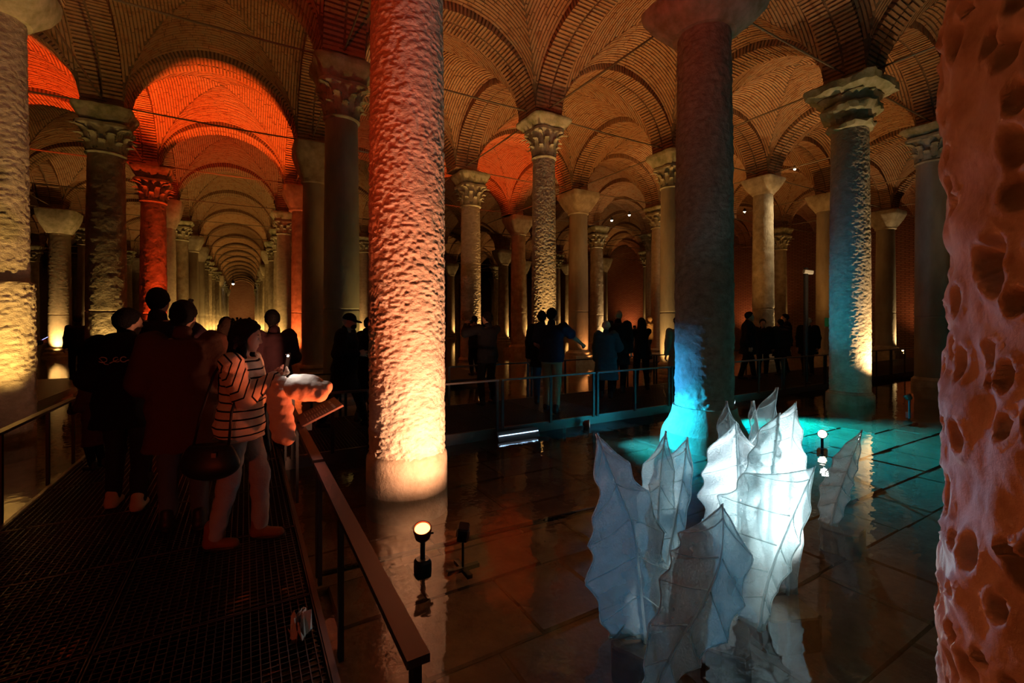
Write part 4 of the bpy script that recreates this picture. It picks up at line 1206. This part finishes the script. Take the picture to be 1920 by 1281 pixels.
def person(label, x, y, face, height=1.75, vox=.016, sex='m', lean=0.0, wl=None, wr=None, feet=None, crouch=0.0, head=(0, 0, 0), top='jacket', tmat='black', hem=.80, bmat='charcoal', shoe='shoe_dark',
           hair='short', hmat='hair_dark', hand=('relaxed', 'relaxed'), bulk=0.0, collar=True, group=None, z=DZ + .003, elbow=(0, 0), handback=None, seed=0, tmaterial=None, sleeve=True, wide=0.0):
    """face: heading in degrees about z (0 looks along +y). wl / wr: left and right wrist, person frame, for a 1.75 m figure. head: (yaw, pitch, tilt)."""
    s = height / 1.75
    f = sex == 'f'
    feet = feet or ((-.10, 0, 0), (.10, 0, 0))
    pel = Vector((0, .5 * (feet[0][1] + feet[1][1]) * .8, .93 - crouch))
    cl, sl = math.cos(lean), math.sin(lean)
    def tf(p):                                           # torso point -> person frame
        p = Vector(p) - Vector((0, 0, .93)); return pel + Vector((p.x, p.y * cl + p.z * sl, -p.y * sl + p.z * cl))
    def fr(P):                                           # person frame -> torso frame
        Q = P - np.array(pel, np.float32)
        return np.stack([Q[..., 0], Q[..., 1] * cl - Q[..., 2] * sl, Q[..., 1] * sl + Q[..., 2] * cl + .93], -1)
    sw = (.165 if f else .19) + wide
    shl, shr = tf((-sw, -.01, 1.42)), tf((sw, -.01, 1.42))
    wl = Vector(wl) if wl else tf((-sw - .07, .02, .86)); wr = Vector(wr) if wr else tf((sw + .07, .02, .86))
    hl = Vector((-.35 + elbow[0], -.6, -.5)); hr = Vector((.35 + elbow[1], -.6, -.5))
    ell_l, wl = ik(shl, wl, .285, .265, hl); ell_r, wr = ik(shr, wr, .285, .265, hr)
    hip = [pel + Vector((-.09, 0, -.02)), pel + Vector((.09, 0, -.02))]
    ank = [Vector(feet[0]) + Vector((0, -.02, .085)), Vector(feet[1]) + Vector((0, -.02, .085))]
    knee = []
    for k in (0, 1):
        kn, an = ik(hip[k], ank[k], .425, .415, (0, 1, .1)); knee.append(kn); ank[k] = an
    tor = [(.84, .155, .115, 0), (.93, .172 if not f else .178, .128, -.005), (1.02, .158 if not f else .150, .115, 0), (1.10, .146 if not f else .128, .104, .005), (1.22, .160 if not f else .142, .112, .005),
           (1.33, .176 if not f else .150, .118, .005), (1.41, .165 if not f else .140, .095, -.005), (1.455, .11, .07, -.012)]
    hc = tf((0, .02, 1.62)); nk = tf((0, -.01, 1.44))
    hy, hp, ht = head
    Rm = Matrix.Rotation(hy, 3, 'Z') @ Matrix.Rotation(-hp, 3, 'X') @ Matrix.Rotation(ht, 3, 'Y')
    hc = hc + Vector((0, .03 * math.sin(hp), -.01 * abs(math.sin(hp))))
    Ri = np.array(Rm.inverted(), np.float32); hcn = np.array(hc, np.float32)
    def hfr(P): return (P - hcn) @ Ri.T
    k_ = .95 if f else 1.0
    face_add = [ell((0, -.005, .022), (.074 * k_, .094, .092)), ell((0, .022, -.035), (.056 * k_, .066, .070)), rc((0, .06, -.085), (0, .072, -.09), .022, .018), ell((0, .055, -.01), (.050, .038, .055))]
    nose = [rc((0, .088, .012), (0, .110, -.022), .007, .012), rc((-.012, .094, -.027), (.012, .094, -.027), .008, .008)]
    brow = [rc((-.036, .078, .022), (.036, .078, .022), .011, .011)]
    lips = [rc((-.020, .090, -.056), (.020, .090, -.056), .0065, .0065), rc((-.016, .089, -.066), (.016, .089, -.066), .0075, .0075)]
    ears = [ell((-.076 * k_, -.008, -.005), (.010, .020, .030)), ell((.076 * k_, -.008, -.005), (.010, .020, .030))]
    def head_sdf(P):
        Q = hfr(P); d = union(face_add, .03)(Q)
        for e in nose + brow: d = smin(d, e(Q), .010)
        for e in lips + ears: d = smin(d, e(Q), .006)
        for sx in (-1, 1): d = np.maximum(d, -(smin(rc((sx * .032, .094, .004), (sx * .034, .094, .004), .013, .013)(Q), rc((sx * .026, .1, .004), (sx * .04, .096, .004), .009, .009)(Q), .004)))
        for sx in (-1, 1): d = smin(d, ell((sx * .032, .080, .004), (.013, .013, .011))(Q), .003)
        return d
    limbs = [rc(shl, ell_l, .052, .042), rc(ell_l, wl, .041, .027), rc(shr, ell_r, .052, .042), rc(ell_r, wr, .041, .027)]
    legs = []
    for k in (0, 1): legs += [rc(hip[k], knee[k], .084, .058), rc(knee[k], ank[k], .057, .036), rc(ank[k] + Vector((0, -.02, -.045)), ank[k] + Vector((0, .15, -.06)), .034, .024)]
    torso = loft_sdf(tor, fr); neck = rc(nk - Vector((0, 0, .03)), hc + Vector((0, -.02, -.06)), .056 if not f else .047, .052 if not f else .045)
    def body(P):
        d = torso(P)
        for e in limbs + legs + [neck]: d = smin(d, e(P), .03)
        return smin(d, head_sdf(P), .018)
    allp = [shl, shr, ell_l, ell_r, wl, wr, hc + Vector((0, 0, .16)), hc + Vector((0, .14, 0)), hc - Vector((0, .14, 0)), pel] + knee + ank + [a + Vector((0, .2, -.085)) for a in ank] + [a + Vector((0, -.08, -.085)) for a in ank]
    lo = np.min([list(p) for p in allp], 0) - .09; hi = np.max([list(p) for p in allp], 0) + .09
    lo[0] = min(lo[0], -.26); hi[0] = max(hi[0], .26); lo[1] = min(lo[1], -.22); hi[1] = max(hi[1], .22); lo[2] = -.02; hi[2] = hc.z + .17
    V, F = surface_nets(body, lo, hi, vox if vox < .012 else max(vox, .014))
    geo = [(V, F)]
    hb = handback or (Vector((-1, 0, .2)), Vector((1, 0, .2)))
    for k, (el_, w, mir) in enumerate(((ell_l, wl, True), (ell_r, wr, False))):
        geo.append(place_hand(hand[k], w, (w - el_), hb[k], mir))
    vs, fs, o = [], [], 0
    for (v, q) in geo: vs.append(v); fs.append(q + o); o += len(v)
    me = mesh('body', np.concatenate(vs), np.concatenate(fs), smooth=True)
    root = put('person', me, M['skin'], None, (x, y, z), (0, 0, math.radians(face)), (s, s, s))
    root['label'] = label; root['category'] = 'person'
    if group: root['group'] = group
    rng = np.random.RandomState(seed + 7)
    def garment(name, fn, mat, amp=.010, fq=9.0, v=None, lo_=lo, hi_=hi, band=None):
        V, F = surface_nets(fn, lo_ - .05, hi_ + .05, v or vox)
        N = vnormals(V, F)
        w = vnoise(V * np.array([fq, fq, fq * 1.3]) + rng.rand(3) * 50, seed); w2 = vnoise(V * fq * 2.7 + 9, seed + 1)
        V2 = V + N * (amp * (np.abs(w)[:, None] * 1.2 - .4 + .4 * w2[:, None]))
        me = mesh(name, V2, F, smooth=True)
        if band is not None:
            a = me.attributes.new('band', 'FLOAT', 'POINT'); a.data.foreach_set('value', band(V).astype(np.float32))
        return put(name, me, mat, root)
    # --- upper garment
    g = .022 + bulk
    st = [(zz, rx + g + (.012 if zz < 1.15 else 0), ry + g + (.012 if zz < 1.15 else 0), yc) for (zz, rx, ry, yc) in tor[:-1]] + [(1.45, .125 + g * .5, .085 + g * .5, -.012)]
    low = [(hem, .19 + g + (.05 * (.8 - hem) if hem < .8 else 0), .15 + g + (.04 * (.8 - hem) if hem < .8 else 0), 0)] if hem < .84 else []
    st = low + [q for q in st if q[0] >= max(hem, .84)]
    up = loft_sdf(st, fr)
    sl_ = []
    for (sh, e_, w) in ((shl, ell_l, wl), (shr, ell_r, wr)):
        if sleeve: sl_ += [rc(sh, e_, .058 + g * .8, .052 + g * .8), rc(e_, e_ + (w - e_) * .93, .052 + g * .75, .036 + g * .5)]
        else: sl_ += [rc(sh, sh + (e_ - sh) * .7, .06 + g * .8, .056 + g * .8)]
    col_ = [rc(tf((0, -.015, 1.44)), tf((0, -.02, 1.50)), .075, .068)] if collar else []
    def top_sdf(P):
        d = up(P)
        for e in sl_: d = smin(d, e(P), .035)
        for e in col_: d = smin(d, e(P), .02)
        Q = fr(P)
        return np.maximum(d, hem - Q[..., 2]) if hem > 0 else d
    band = None
    if tmaterial == 'stripes':
        def band(V):
            V32 = V.astype(np.float32); d0 = up(V32); out = fr(V32)[..., 2] / .062
            for (sh, e_, w) in ((shl, ell_l, wl), (shr, ell_r, wr)):
                d1 = np.minimum(rc(sh, e_, .07, .06)(V32), rc(e_, w, .06, .045)(V32))
                a = np.array(sh); b = np.array(e_); c = np.array(w)
                t1 = np.clip(((V - a) @ (b - a)) / ((b - a) @ (b - a)), 0, 1); t2 = np.clip(((V - b) @ (c - b)) / ((c - b) @ (c - b)), 0, 1)
                L = t1 * .285 + t2 * .265
                out = np.where(d1 < d0 + .004, L / .058 + .4, out)
            return out
    garment(top, top_sdf, M['stripes'] if tmaterial == 'stripes' else CLOTH[tmat], band=band)
    # --- trousers and shoes
    tr = []
    for k in (0, 1):
        an = ank[k] + (knee[k] - ank[k]) * .06
        tr += [rc(hip[k], knee[k], .098, .074), rc(knee[k], an, .073, .058)]
    hipst = [(.82, .17, .13, 0), (.93, .185, .142, -.005), (1.00, .172, .130, 0)]
    ph = loft_sdf(hipst, fr)
    def tro(P):
        d = ph(P)
        for e in tr: d = smin(d, e(P), .025)
        return d
    lo2, hi2 = lo.copy(), hi.copy(); hi2[2] = min(1.15, hi[2])
    garment('trousers', tro, CLOTH[bmat], .009, 8, None, lo2, hi2)
    for k in (0, 1):
        a = ank[k]
        def sho(P, a=a):
            d = smin(rc(a + Vector((0, -.035, -.04)), a + Vector((0, .14, -.05)), .046, .038)(P), rc(a + Vector((0, -.012, .045)), a + Vector((0, -.015, -.02)), .048, .05)(P), .03)
            if shoe == 'boot': d = smin(d, rc(a + Vector((0, -.012, .085)), a + Vector((0, -.015, -.02)), .056, .052)(P), .02)
            return np.maximum(d, (a.z - .083) - P[..., 2])
        V, F = surface_nets(sho, np.array(a) - np.array([.1, .13, .11]), np.array(a) + np.array([.1, .24, .19]), min(vox, .012))
        so = put('shoe', mesh('shoe', V, F, smooth=True), M[shoe], root)
        if vox < .012:
            mb = MB().loft([(.05, 2.5, 0), (.052, 2.5, .012), (.05, 2.5, .022)], 20)
            put('sole', mb.mesh('sole'), M['shoe_dark'], so, (a.x, a.y + .055, a.z - .085), None, (.95, 2.6, 1))
    # --- hair
    hl_ = []
    def hair_sdf(P):
        Q = hfr(P)
        if hair == 'hood_up':
            return np.maximum(ell((0, -.015, .01), (.108, .125, .135))(Q), -ell((0, .09, -.01), (.07, .08, .09))(Q))
        d = np.minimum(union(face_add, .03)(Q), ell((0, -.012, .030), (.074 * k_, .095, .094))(Q)) - .013
        z_ = Q[..., 2]
        line = np.where(z_ > .03, .046 + .75 * (z_ - .05), .031 - .9 * (.03 - z_)) if hair != 'long' else .048 + .6 * (z_ - .03)
        d = np.maximum(d, Q[..., 1] - np.clip(line, -.045 if hair != 'long' else .0, .2))
        d = np.maximum(d, -.078 - z_)
        if hair in ('long', 'bun'):
            e = ell((0, -.05, -.03), (.088 * k_, .065, .10))(Q); d = smin(d, np.maximum(e, Q[..., 1] - .01), .02)
        if hair == 'bun': d = smin(d, ell((0, -.11, .03), (.04, .035, .04))(Q), .015)
        return d
    if hair in ('short', 'long', 'bun', 'hood_up'):
        hv = min(vox, .014)
        hlo, hhi = np.array(hc) - .19, np.array(hc) + .19
        if hair == 'long':
            lk = [rc(hc + Rm @ Vector((sx * .055, -.045, -.03)), tf((sx * .075, -.10 if sx < 0 else -.085, 1.30)), .048, .040) for sx in (-1, 0, 1)]
            lk += [rc(tf((sx * .07, -.10, 1.32)), tf((sx * .06, -.125, 1.15)), .040, .018) for sx in (-1, 0, 1)]
            lk += [rc(hc + Rm @ Vector((sx * .070, .0, -.02)), tf((sx * .10, .055, 1.33)), .028, .020) for sx in (-1, 1)]
            lk += [rc(tf((sx * .10, .055, 1.34)), tf((sx * .085, .085, 1.20)), .024, .010) for sx in (-1, 1)]
            def hs(P):
                d = hair_sdf(P)
                for e in lk: d = smin(d, e(P), .02)
                return d
            hlo = hlo.copy(); hlo[2] -= .38
        else: hs = hair_sdf
        o = garment('hood' if hair == 'hood_up' else 'hair', hs, CLOTH[tmat] if hair == 'hood_up' else M[hmat], .006, 30, hv, hlo, hhi)
    elif hair in ('cap', 'hat'):
        def capf(P):
            Q = hfr(P)
            if hair == 'cap':
                d = np.maximum(ell((0, -.008, .035), (.088, .106, .095))(Q), .022 - Q[..., 2])
                return smin(d, np.maximum(ell((0, .10, .03), (.075, .09, .018))(Q), -Q[..., 1]), .008)
            d = np.maximum(ell((0, -.01, .035), (.094, .110, .108))(Q), .002 - Q[..., 2])
            return smin(d, np.maximum(np.abs(Q[..., 2] - .012) - .022, ell((0, -.01, .012), (.100, .116, .10))(Q)), .01)
        garment('cap' if hair == 'cap' else 'wool_hat', capf, CLOTH['black'] if hair == 'cap' else M['wool_pale'], .003, 30, min(vox, .012), np.array(hc) - .2, np.array(hc) + .22)
        def nape(P):
            Q = hfr(P); return np.maximum(np.maximum(ell((0, -.016, .012), (.080, .100, .085))(Q), Q[..., 2] - .03), Q[..., 1] + .0)
        garment('hair', nape, M[hmat], .003, 30, min(vox, .014), np.array(hc) - .2, np.array(hc) + .2)
    return dict(root=root, wl=wl, wr=wr, hc=hc, tf=tf, s=s, ell_r=ell_r, ell_l=ell_l, sh=(shl, shr), garment=garment, lo=lo, hi=hi, Rm=Rm, ank=ank, pel=pel)

def held(pp, name, label, cat, me, mat, p, rot=(0, 0, 0)):
    """a thing held by a person: top-level, placed in the person's frame"""
    r = pp['root']; m = Matrix.Translation(r.location) @ Matrix.Rotation(r.rotation_euler.z, 4, 'Z') @ Matrix.Scale(pp['s'], 4)
    o = put(name, me, mat, None, m @ Vector(p), None, None)
    o.rotation_euler = (Matrix.Rotation(r.rotation_euler.z, 3, 'Z') @ Matrix.Rotation(rot[2], 3, 'Z') @ Matrix.Rotation(rot[1], 3, 'Y') @ Matrix.Rotation(rot[0], 3, 'X')).to_euler()
    o['label'] = label; o['category'] = cat
    return o
def phone(pp, p, rot, label, lit=True):
    o = held(pp, 'phone', label, 'phone', MB().loft([(.5, 8, -.5), (.5, 8, .5)], 24).mesh('phone_body'), M['black'], p, rot)
    o.scale = (.075, .150, .009)
    o2 = put('screen', MB().box(-.45, .45, -.46, .46, .50, .52).mesh('screen'), M['screen'] if lit else M['dark_glass'], o)
    return o

# ---- the woman with the torch, in front
W = person('woman in a black-striped cream sweater and pale jeans lighting her phone', -.06, 3.92, -114, 1.64, .0085, 'f', .03, wl=(-.035, .30, 1.30), wr=(.045, .31, 1.31), feet=((-.07, .17, 0), (.09, -.10, 0)),
           head=(.12, .22, 0), top='sweater', tmaterial='stripes', hem=.83, bmat='pale_denim', shoe='boot', hair='long', hand=('grip', 'grip'), bulk=.012, collar=False, seed=3,
           handback=(Vector((-1, .1, .25)), Vector((1, .1, .25))))
ph = held(W, 'phone', 'phone with its torch on, held up in both hands by the striped woman', 'phone', MB().loft([(.5, 8, -.5), (.5, 8, .5)], 24).mesh('phone_body'), M['black'], (.0, .375, 1.405), (math.radians(80), 0, 0))
ph.scale = (.075, .150, .009)
put('torch', MB().lathe([(.09, 0), (.085, .6), (.001, .7)], 16).mesh('torch'), M['flash'], ph, (.25, .38, -.55), (math.pi, 0, 0), (1, .5, 1))
put('screen', MB().box(-.45, .45, -.46, .46, .50, .55).mesh('screen'), emis('dim_phone_screen', (1, .5, .42), 3.0), ph)  # reddish screen glow added to light the woman's face
# eyes
for sx in (-1, 1):
    e = MB().lathe([(.001, -.0105), (.0075, -.0075), (.0105, 0), (.0075, .0075), (.001, .0105)], 14)
    put('eye', auto_smooth(e.mesh('eye')), plain('eye_white', (.7, .66, .6), .2), W['root'], W['hc'] + W['Rm'] @ Vector((sx * .032, .0835, .004)))
    put('iris', auto_smooth(MB().lathe([(.001, .0), (.0055, .0008), (.001, .0012)], 12).mesh('iris')), M['black'], W['root'], W['hc'] + W['Rm'] @ Vector((sx * .032, .0936, .004)), (math.radians(-90), 0, .12))
    put('eyebrow', MB().tube([W['hc'] + W['Rm'] @ Vector((sx * q, .090 - abs(q - .033) * .35, .030 + .10 * (.033 - abs(q - .036)))) for q in (.016, .026, .036, .048)], [.003, .004, .0035, .0015], 6).mesh('eyebrow', True), M['hair_dark'], W['root'])
# shoulder bag and strap
bag = thing('shoulder_bag', 'black leather bag hanging at the hip of the striped woman', 'bag', W['root'].location, W['root'].rotation_euler.z)
def bagf(P): return np.maximum(smin(ell((.24, -.06, .70), (.075, .17, .13))(P), ell((.24, -.06, .64), (.08, .18, .09))(P), .04), P[..., 2] - .79)
V, F = surface_nets(bagf, (.1, -.3, .5), (.38, .2, .85), .01); put('pouch', mesh('pouch', V, F, True), M['black'], bag)
put('strap', MB().tube([(.235, -.17, .78), (.215, -.13, 1.0), (.18, -.07, 1.25), (.135, -.02, 1.375), (.09, .03, 1.40), (.17, .105, 1.2), (.225, .07, 1.0), (.24, .06, .78)], .009, 6).mesh('strap', True), M['black'], bag)
put('buckle', MB().box(.318, .326, -.01, .02, .72, .75).mesh('buckle'), M['rail'], bag)
# puffer jacket over her forearms
jk = thing('puffer_jacket', 'pale quilted puffer jacket draped over the forearms of the striped woman', 'jacket', W['root'].location, W['root'].rotation_euler.z)
def puff(chain, k=.012):
    pr = []
    for (a, b, r) in chain: pr.append(rc(a, b, r, r * .96))
    return union(pr, k)
hang = puff([((.03 + .01 * q, .27 + .012 * q, 1.18 - .062 * q), (.06 + .01 * q, .33 + .012 * q, 1.17 - .062 * q), .062 + .006 * (q % 2)) for q in range(7)])
V, F = surface_nets(hang, (-.12, .1, .66), (.28, .6, 1.32), .010); N = vnormals(V, F); V = V + N * (.008 * vnoise(V * 22, 4))[:, None]
put('body', mesh('jacket_body', V, F, True), CLOTH['puffer'], jk)
bund = puff([((-.03, .40 + .052 * q, 1.165 - .010 * q), (.06, .40 + .052 * q, 1.135 - .010 * q), .070 + .012 * math.sin(q * 1.1)) for q in range(5)])
V, F = surface_nets(bund, (-.2, .18, .98), (.25, .75, 1.36), .010); N = vnormals(V, F); V = V + N * (.010 * vnoise(V * 18, 9))[:, None]
put('sleeve', mesh('jacket_sleeve', V, F, True), CLOTH['puffer'], jk)
tl = bpy.data.lights.new('phone_torch_light', 'SPOT'); tl.spot_size = math.radians(140); tl.spot_blend = .6; tl.energy = 1.3; tl.color = (.9, .96, 1); tl.shadow_soft_size = .012
to = bpy.data.objects.new('phone_torch_light', tl); COL.objects.link(to)
# ---- the group on the near walkway
H = person('man in a black hooded jacket with pale lettering on its back', -.90, 5.12, -8, 1.74, .011, 'm', .05, head=(-.75, .05, .1), top='hooded_jacket', tmat='black', hem=.72, bmat='charcoal', shoe='shoe_pale', hair='short', bulk=.035, seed=5, wl=(-.20, .22, 1.00), wr=(.24, .16, 1.0), feet=((-.11, .06, 0), (.12, -.10, 0)))
hd = union([ell((0, -.135, 1.44), (.15, .075, .085)), ell((0, -.09, 1.49), (.125, .09, .05))], .04)
V, F = surface_nets(hd, (-.25, -.3, 1.28), (.25, .1, 1.6), .011); put('hood', mesh('hood', V, F, True), CLOTH['black'], H['root'])
# lettering on the back: a looped script of three strokes
mb = MB()
def stroke(pts): mb.tube([(px_, -.186 + .10 * px_ * px_, pz_) for (px_, pz_) in pts], .0042, 6)
stroke([(-.10 + .03 * math.cos(a), 1.315 + .022 * math.sin(a)) for a in np.linspace(-2.6, 2.4, 12)] + [(-.085, 1.28), (-.06, 1.275)])
stroke([(-.055 + .1 * q, 1.285 + .05 * q) for q in (0, .3, .6)] + [(-.005 + .024 * math.cos(a), 1.315 + .02 * math.sin(a)) for a in np.linspace(1.5, 5.6, 12)])
stroke([(.04 + .022 * math.cos(a), 1.315 + .022 * math.sin(a)) for a in np.linspace(.6, 5.7, 12)] + [(.09, 1.315), (.115, 1.33)])
put('lettering', mb.mesh('lettering', True), plain('pale_print_thread', (.65, .6, .55), .8), H['root'])
C_ = person('man in a long brown coat seen from behind', -.43, 4.42, 2, 1.79, .011, 'm', .02, head=(-.35, .1, .05), top='coat', tmat='brown', hem=.62, bmat='denim', hair='short', bulk=.035, seed=8, wl=(-.20, .20, 1.0), wr=(.26, .12, .95), feet=((-.10, .05, 0), (.11, -.06, 0)))
G_ = person('tall man with cropped hair holding up a camera rig, behind the others', -.78, 5.85, -6, 1.96, .013, 'm', .0, head=(-.15, 0, 0), top='jacket', tmat='wine', bmat='charcoal', hair='short', seed=9, bulk=.02, wr=(.17, .22, 1.46), hand=('relaxed', 'grip'))
rig = thing('camera_rig', 'small camera on a hand grip raised beside the tall man', 'camera', (0, 0, 0))
rig.location = G_['root'].matrix_basis @ Vector((.17, .27, 1.52)); rig.rotation_euler = G_['root'].rotation_euler
put('grip', MB().tube([(0, 0, -.10), (0, 0, .06)], .017, 10).mesh('grip'), M['black'], rig)
put('body', MB().box(-.05, .05, -.03, .03, .06, .13).mesh('camera_body'), M['black'], rig)
put('lens', MB().tube([(0, .03, .095), (0, .08, .095)], .026, 14).mesh('lens'), M['dark_glass'], rig)
put('microphone', MB().tube([(.03, -.03, .15), (.03, .06, .15)], .018, 10).mesh('microphone'), M['black'], rig)
K_ = person('small child in a dark flared coat standing by the end of the railing', -1.42, 6.62, 60, 1.07, .014, 'f', .1, head=(.2, .3, 0), top='coat', tmat='brown', hem=.45, bmat='black', hair='long', bulk=.03, seed=10, wl=(-.12, .34, 1.05), wr=(.12, .32, 1.05))
B_ = person('woman with reddish hair half hidden behind the striped woman', -.22, 6.78, 10, 1.67, .014, 'f', 0, top='jacket', tmat='charcoal', bmat='charcoal', hair='long', hmat='hair_brown', seed=11)
D_ = person('man in a dark suit jacket looking down the aisle', .30, 6.45, 20, 1.76, .013, 'm', .02, head=(-.5, .1, 0), top='suit_jacket', tmat='wine', hem=.74, bmat='charcoal', hair='short', bulk=.02, seed=12, wr=(.20, .24, 1.02), wl=(-.18, .2, 1.0))
phone(D_, (.2, .30, 1.03), (.4, 0, 0), 'phone glowing at the hip of the man in the suit jacket')
# ---- the crossing walkway
P1 = person('man in a black cap and face mask walking to the right', 1.26, 7.10, -118, 1.74, .013, 'm', .06, feet=((-.09, .32, 0), (.09, -.30, .02)), head=(0, .25, 0), top='coat', tmat='black', hem=.60, bmat='black', hair='cap', hmat='hair_grey', bulk=.03, seed=13, wr=(.2, .26, 1.15))
mk_ = union([ell((0, .075, -.055), (.058, .045, .045))], .01)
V, F = surface_nets(lambda P: np.maximum(mk_((P - np.array(P1['hc'], np.float32)) @ np.array(P1['Rm'].inverted(), np.float32).T), -.0 - 0 * P[..., 0] - .2), np.array(P1['hc']) - .16, np.array(P1['hc']) + .16, .008)
put('face_mask', mesh('face_mask', V, F, True), CLOTH['black'], P1['root'])
P2 = person('person in black behind the capped man, looking at a bright phone', 1.68, 7.62, -70, 1.68, .016, 'm', .05, head=(0, .5, 0), top='coat', tmat='black', hem=.55, bmat='black', hair='short', seed=14, wr=(.08, .30, 1.20), wl=(-.08, .3, 1.18), feet=((-.1, .22, 0), (.1, -.18, 0)), hand=('grip', 'grip'), bulk=.02)
phone(P2, (.0, .36, 1.27), (.7, 0, 0), 'bright phone held by the person behind the capped man')
P3 = person('man in black raising a phone to photograph the columns', 4.0, 7.75, 8, 1.78, .013, 'm', 0, head=(.25, -.05, 0), top='sweater', tmat='charcoal', hem=.80, bmat='black', hair='short', seed=15, wl=(-.20, .34, 1.46), wr=(.0, .36, 1.48), hand=('grip', 'grip'), feet=((-.15, 0, 0), (.15, .03, 0)), elbow=(-.5, .3), bulk=.01)
phone(P3, (-.10, .42, 1.53), (math.radians(-85), 0, 0), 'violet-lit phone raised by the man in black')
P4 = person('man in khaki trousers pointing with his outstretched right arm', 4.68, 6.62, -52, 1.84, .013, 'm', .03, head=(-.3, 0, 0), top='shirt', tmat='navy', hem=.84, bmat='khaki', hair='short', seed=16, wr=(.42, .42, 1.13), wl=(-.2, .2, 1.0), hand=('relaxed', 'point'), sleeve=False, bulk=.02, feet=((-.12, .12, 0), (.12, -.12, 0)), wide=.015)
P5 = person('companion in dark clothes close behind the pointing man', 4.95, 7.32, -30, 1.80, .016, 'm', .02, top='jacket', tmat='black', hem=.70, bmat='blue_grey', hair='short', seed=17, bulk=.02)
P6 = person('woman in a pale fur hat and long blue-black coat', 6.46, 7.18, -45, 1.60, .013, 'f', .05, top='long_coat', tmat='teal_coat', hem=.42, bmat='black', hair='hat', hmat='hair_grey', seed=18, bulk=.05, wr=(.25, .28, 1.1), shoe='shoe_dark')
P7 = person('tall bald-headed man in black behind the woman in the pale hat', 7.15, 7.55, -60, 1.86, .016, 'm', 0, top='jacket', tmat='black', hem=.60, bmat='black', hair='none', seed=19, bulk=.03)
P8 = person('long-haired woman in black holding up a violet phone', 7.92, 7.60, -35, 1.67, .015, 'f', 0, head=(.4, 0, 0), top='jacket', tmat='black', hem=.76, bmat='black', hair='long', seed=20, wl=(-.16, .30, 1.42), wr=(-.04, .30, 1.38), hand=('grip', 'grip'), feet=((-.14, 0, 0), (.14, 0, 0)))
phone(P8, (-.10, .36, 1.48), (math.radians(-85), 0, 0), 'violet phone held up by the long-haired woman')
P9 = person('person in a tan hood standing far behind the group, feet apart', 14.2, 13.2, 20, 1.76, .02, 'm', 0, top='jacket', tmat='tan', hem=.80, bmat='denim', hair='hood_up', seed=21)
P10 = person('visitor in a light coat mostly covered by the turquoise column', 8.25, 6.85, -30, 1.70, .02, 'm', 0, top='coat', tmat='tan', hem=.60, bmat='charcoal', hair='short', seed=22)
P11 = person('tall visitor in black just right of the turquoise column', 11.75, 7.45, -140, 1.84, .016, 'm', .03, top='coat', tmat='black', hem=.66, bmat='black', hair='short', seed=23, bulk=.03, feet=((-.1, .2, 0), (.1, -.15, 0)))
P12 = person('visitor in a dark padded jacket, first of the close pair', 12.75, 7.62, 130, 1.64, .018, 'm', .04, top='jacket', tmat='black', hem=.70, bmat='black', hair='short', seed=24, bulk=.05)
P13 = person('visitor in a wide dark coat, second of the close pair', 13.4, 7.45, -20, 1.64, .018, 'm', .04, top='coat', tmat='charcoal', hem=.60, bmat='black', hair='short', seed=25, bulk=.06)
P14 = person('taller dark figure behind the close pair', 14.35, 7.85, 40, 1.80, .018, 'm', 0, top='jacket', tmat='black', bmat='black', hair='short', seed=26, bulk=.03)
P15 = person('visitor in a black jacket and pale hat beside the camera pole', 14.05, 7.05, 100, 1.68, .018, 'm', .02, top='coat', tmat='black', hem=.66, bmat='charcoal', hair='hat', seed=27, bulk=.05)
P16 = person('visitor at the far left looking at a phone by the dark columns', -3.85, 12.6, -60, 1.72, .018, 'm', .05, head=(0, .5, 0), top='jacket', tmat='black', bmat='black', hair='short', seed=28, wr=(.08, .3, 1.2), wl=(-.08, .3, 1.18), hand=('grip', 'grip'), z=DZ)
phone(P16, (0, .36, 1.26), (.6, 0, 0), 'greenish-lit phone of the visitor at the far left')
P17 = person('dark visitor standing left of the broad amber column', -3.95, 16.6, 30, 1.74, .02, 'm', 0, top='jacket', tmat='black', bmat='black', hair='short', seed=29)
P18 = person('dark figure in the gap right of the peach column', 4.75, 14.0, 20, 1.78, .02, 'm', 0, top='jacket', tmat='black', bmat='black', hair='short', seed=30)
P19 = person('distant person photographing beside the man in black', 5.75, 12.0, 10, 1.74, .02, 'm', 0, top='jacket', tmat='charcoal', bmat='black', hair='short', seed=31, wl=(-.1, .33, 1.5), wr=(.06, .33, 1.5), hand=('grip', 'grip'))
# the far platform they stand on
far_walkway('low dark platform between the middle columns behind the crossing', 3.6, 6.1, 11.4, 14.4)
far_walkway('low dark platform behind the group on the right', 12.9, 15.6, 12.4, 14.0)
far_walkway('low dark platform at the far left behind the railing', -5.2, -3.62, 12.0, 17.2)
# small crowd far down the aisle: copies of one built figure
crowd = person('one of the distant visitors crowded far down the aisle', -.9, 30.0, 0, 1.72, .03, 'm', 0, top='jacket', tmat='black', bmat='black', hair='short', seed=33, group='crowd down the aisle', bulk=.03)['root']
rnd = random.Random(8)
for k in range(11):
    c = crowd.copy(); COL.objects.link(c)
    for ch in list(crowd.children):
        q = ch.copy(); COL.objects.link(q); q.parent = c
    c.location = (rnd.uniform(-1.4, .15), 27 + k * 1.6, DZ); c.rotation_euler = (0, 0, rnd.uniform(-1, 1)); sc_ = rnd.uniform(.92, 1.05) * 1.72 / 1.75; c.scale = (sc_, sc_, sc_)
to.location = W['root'].matrix_basis @ Vector((.0, .40, 1.44))
to.rotation_euler = (W['root'].matrix_basis.to_3x3().normalized() @ Vector((0, .8, -.7))).to_track_quat('-Z', 'Y').to_euler()
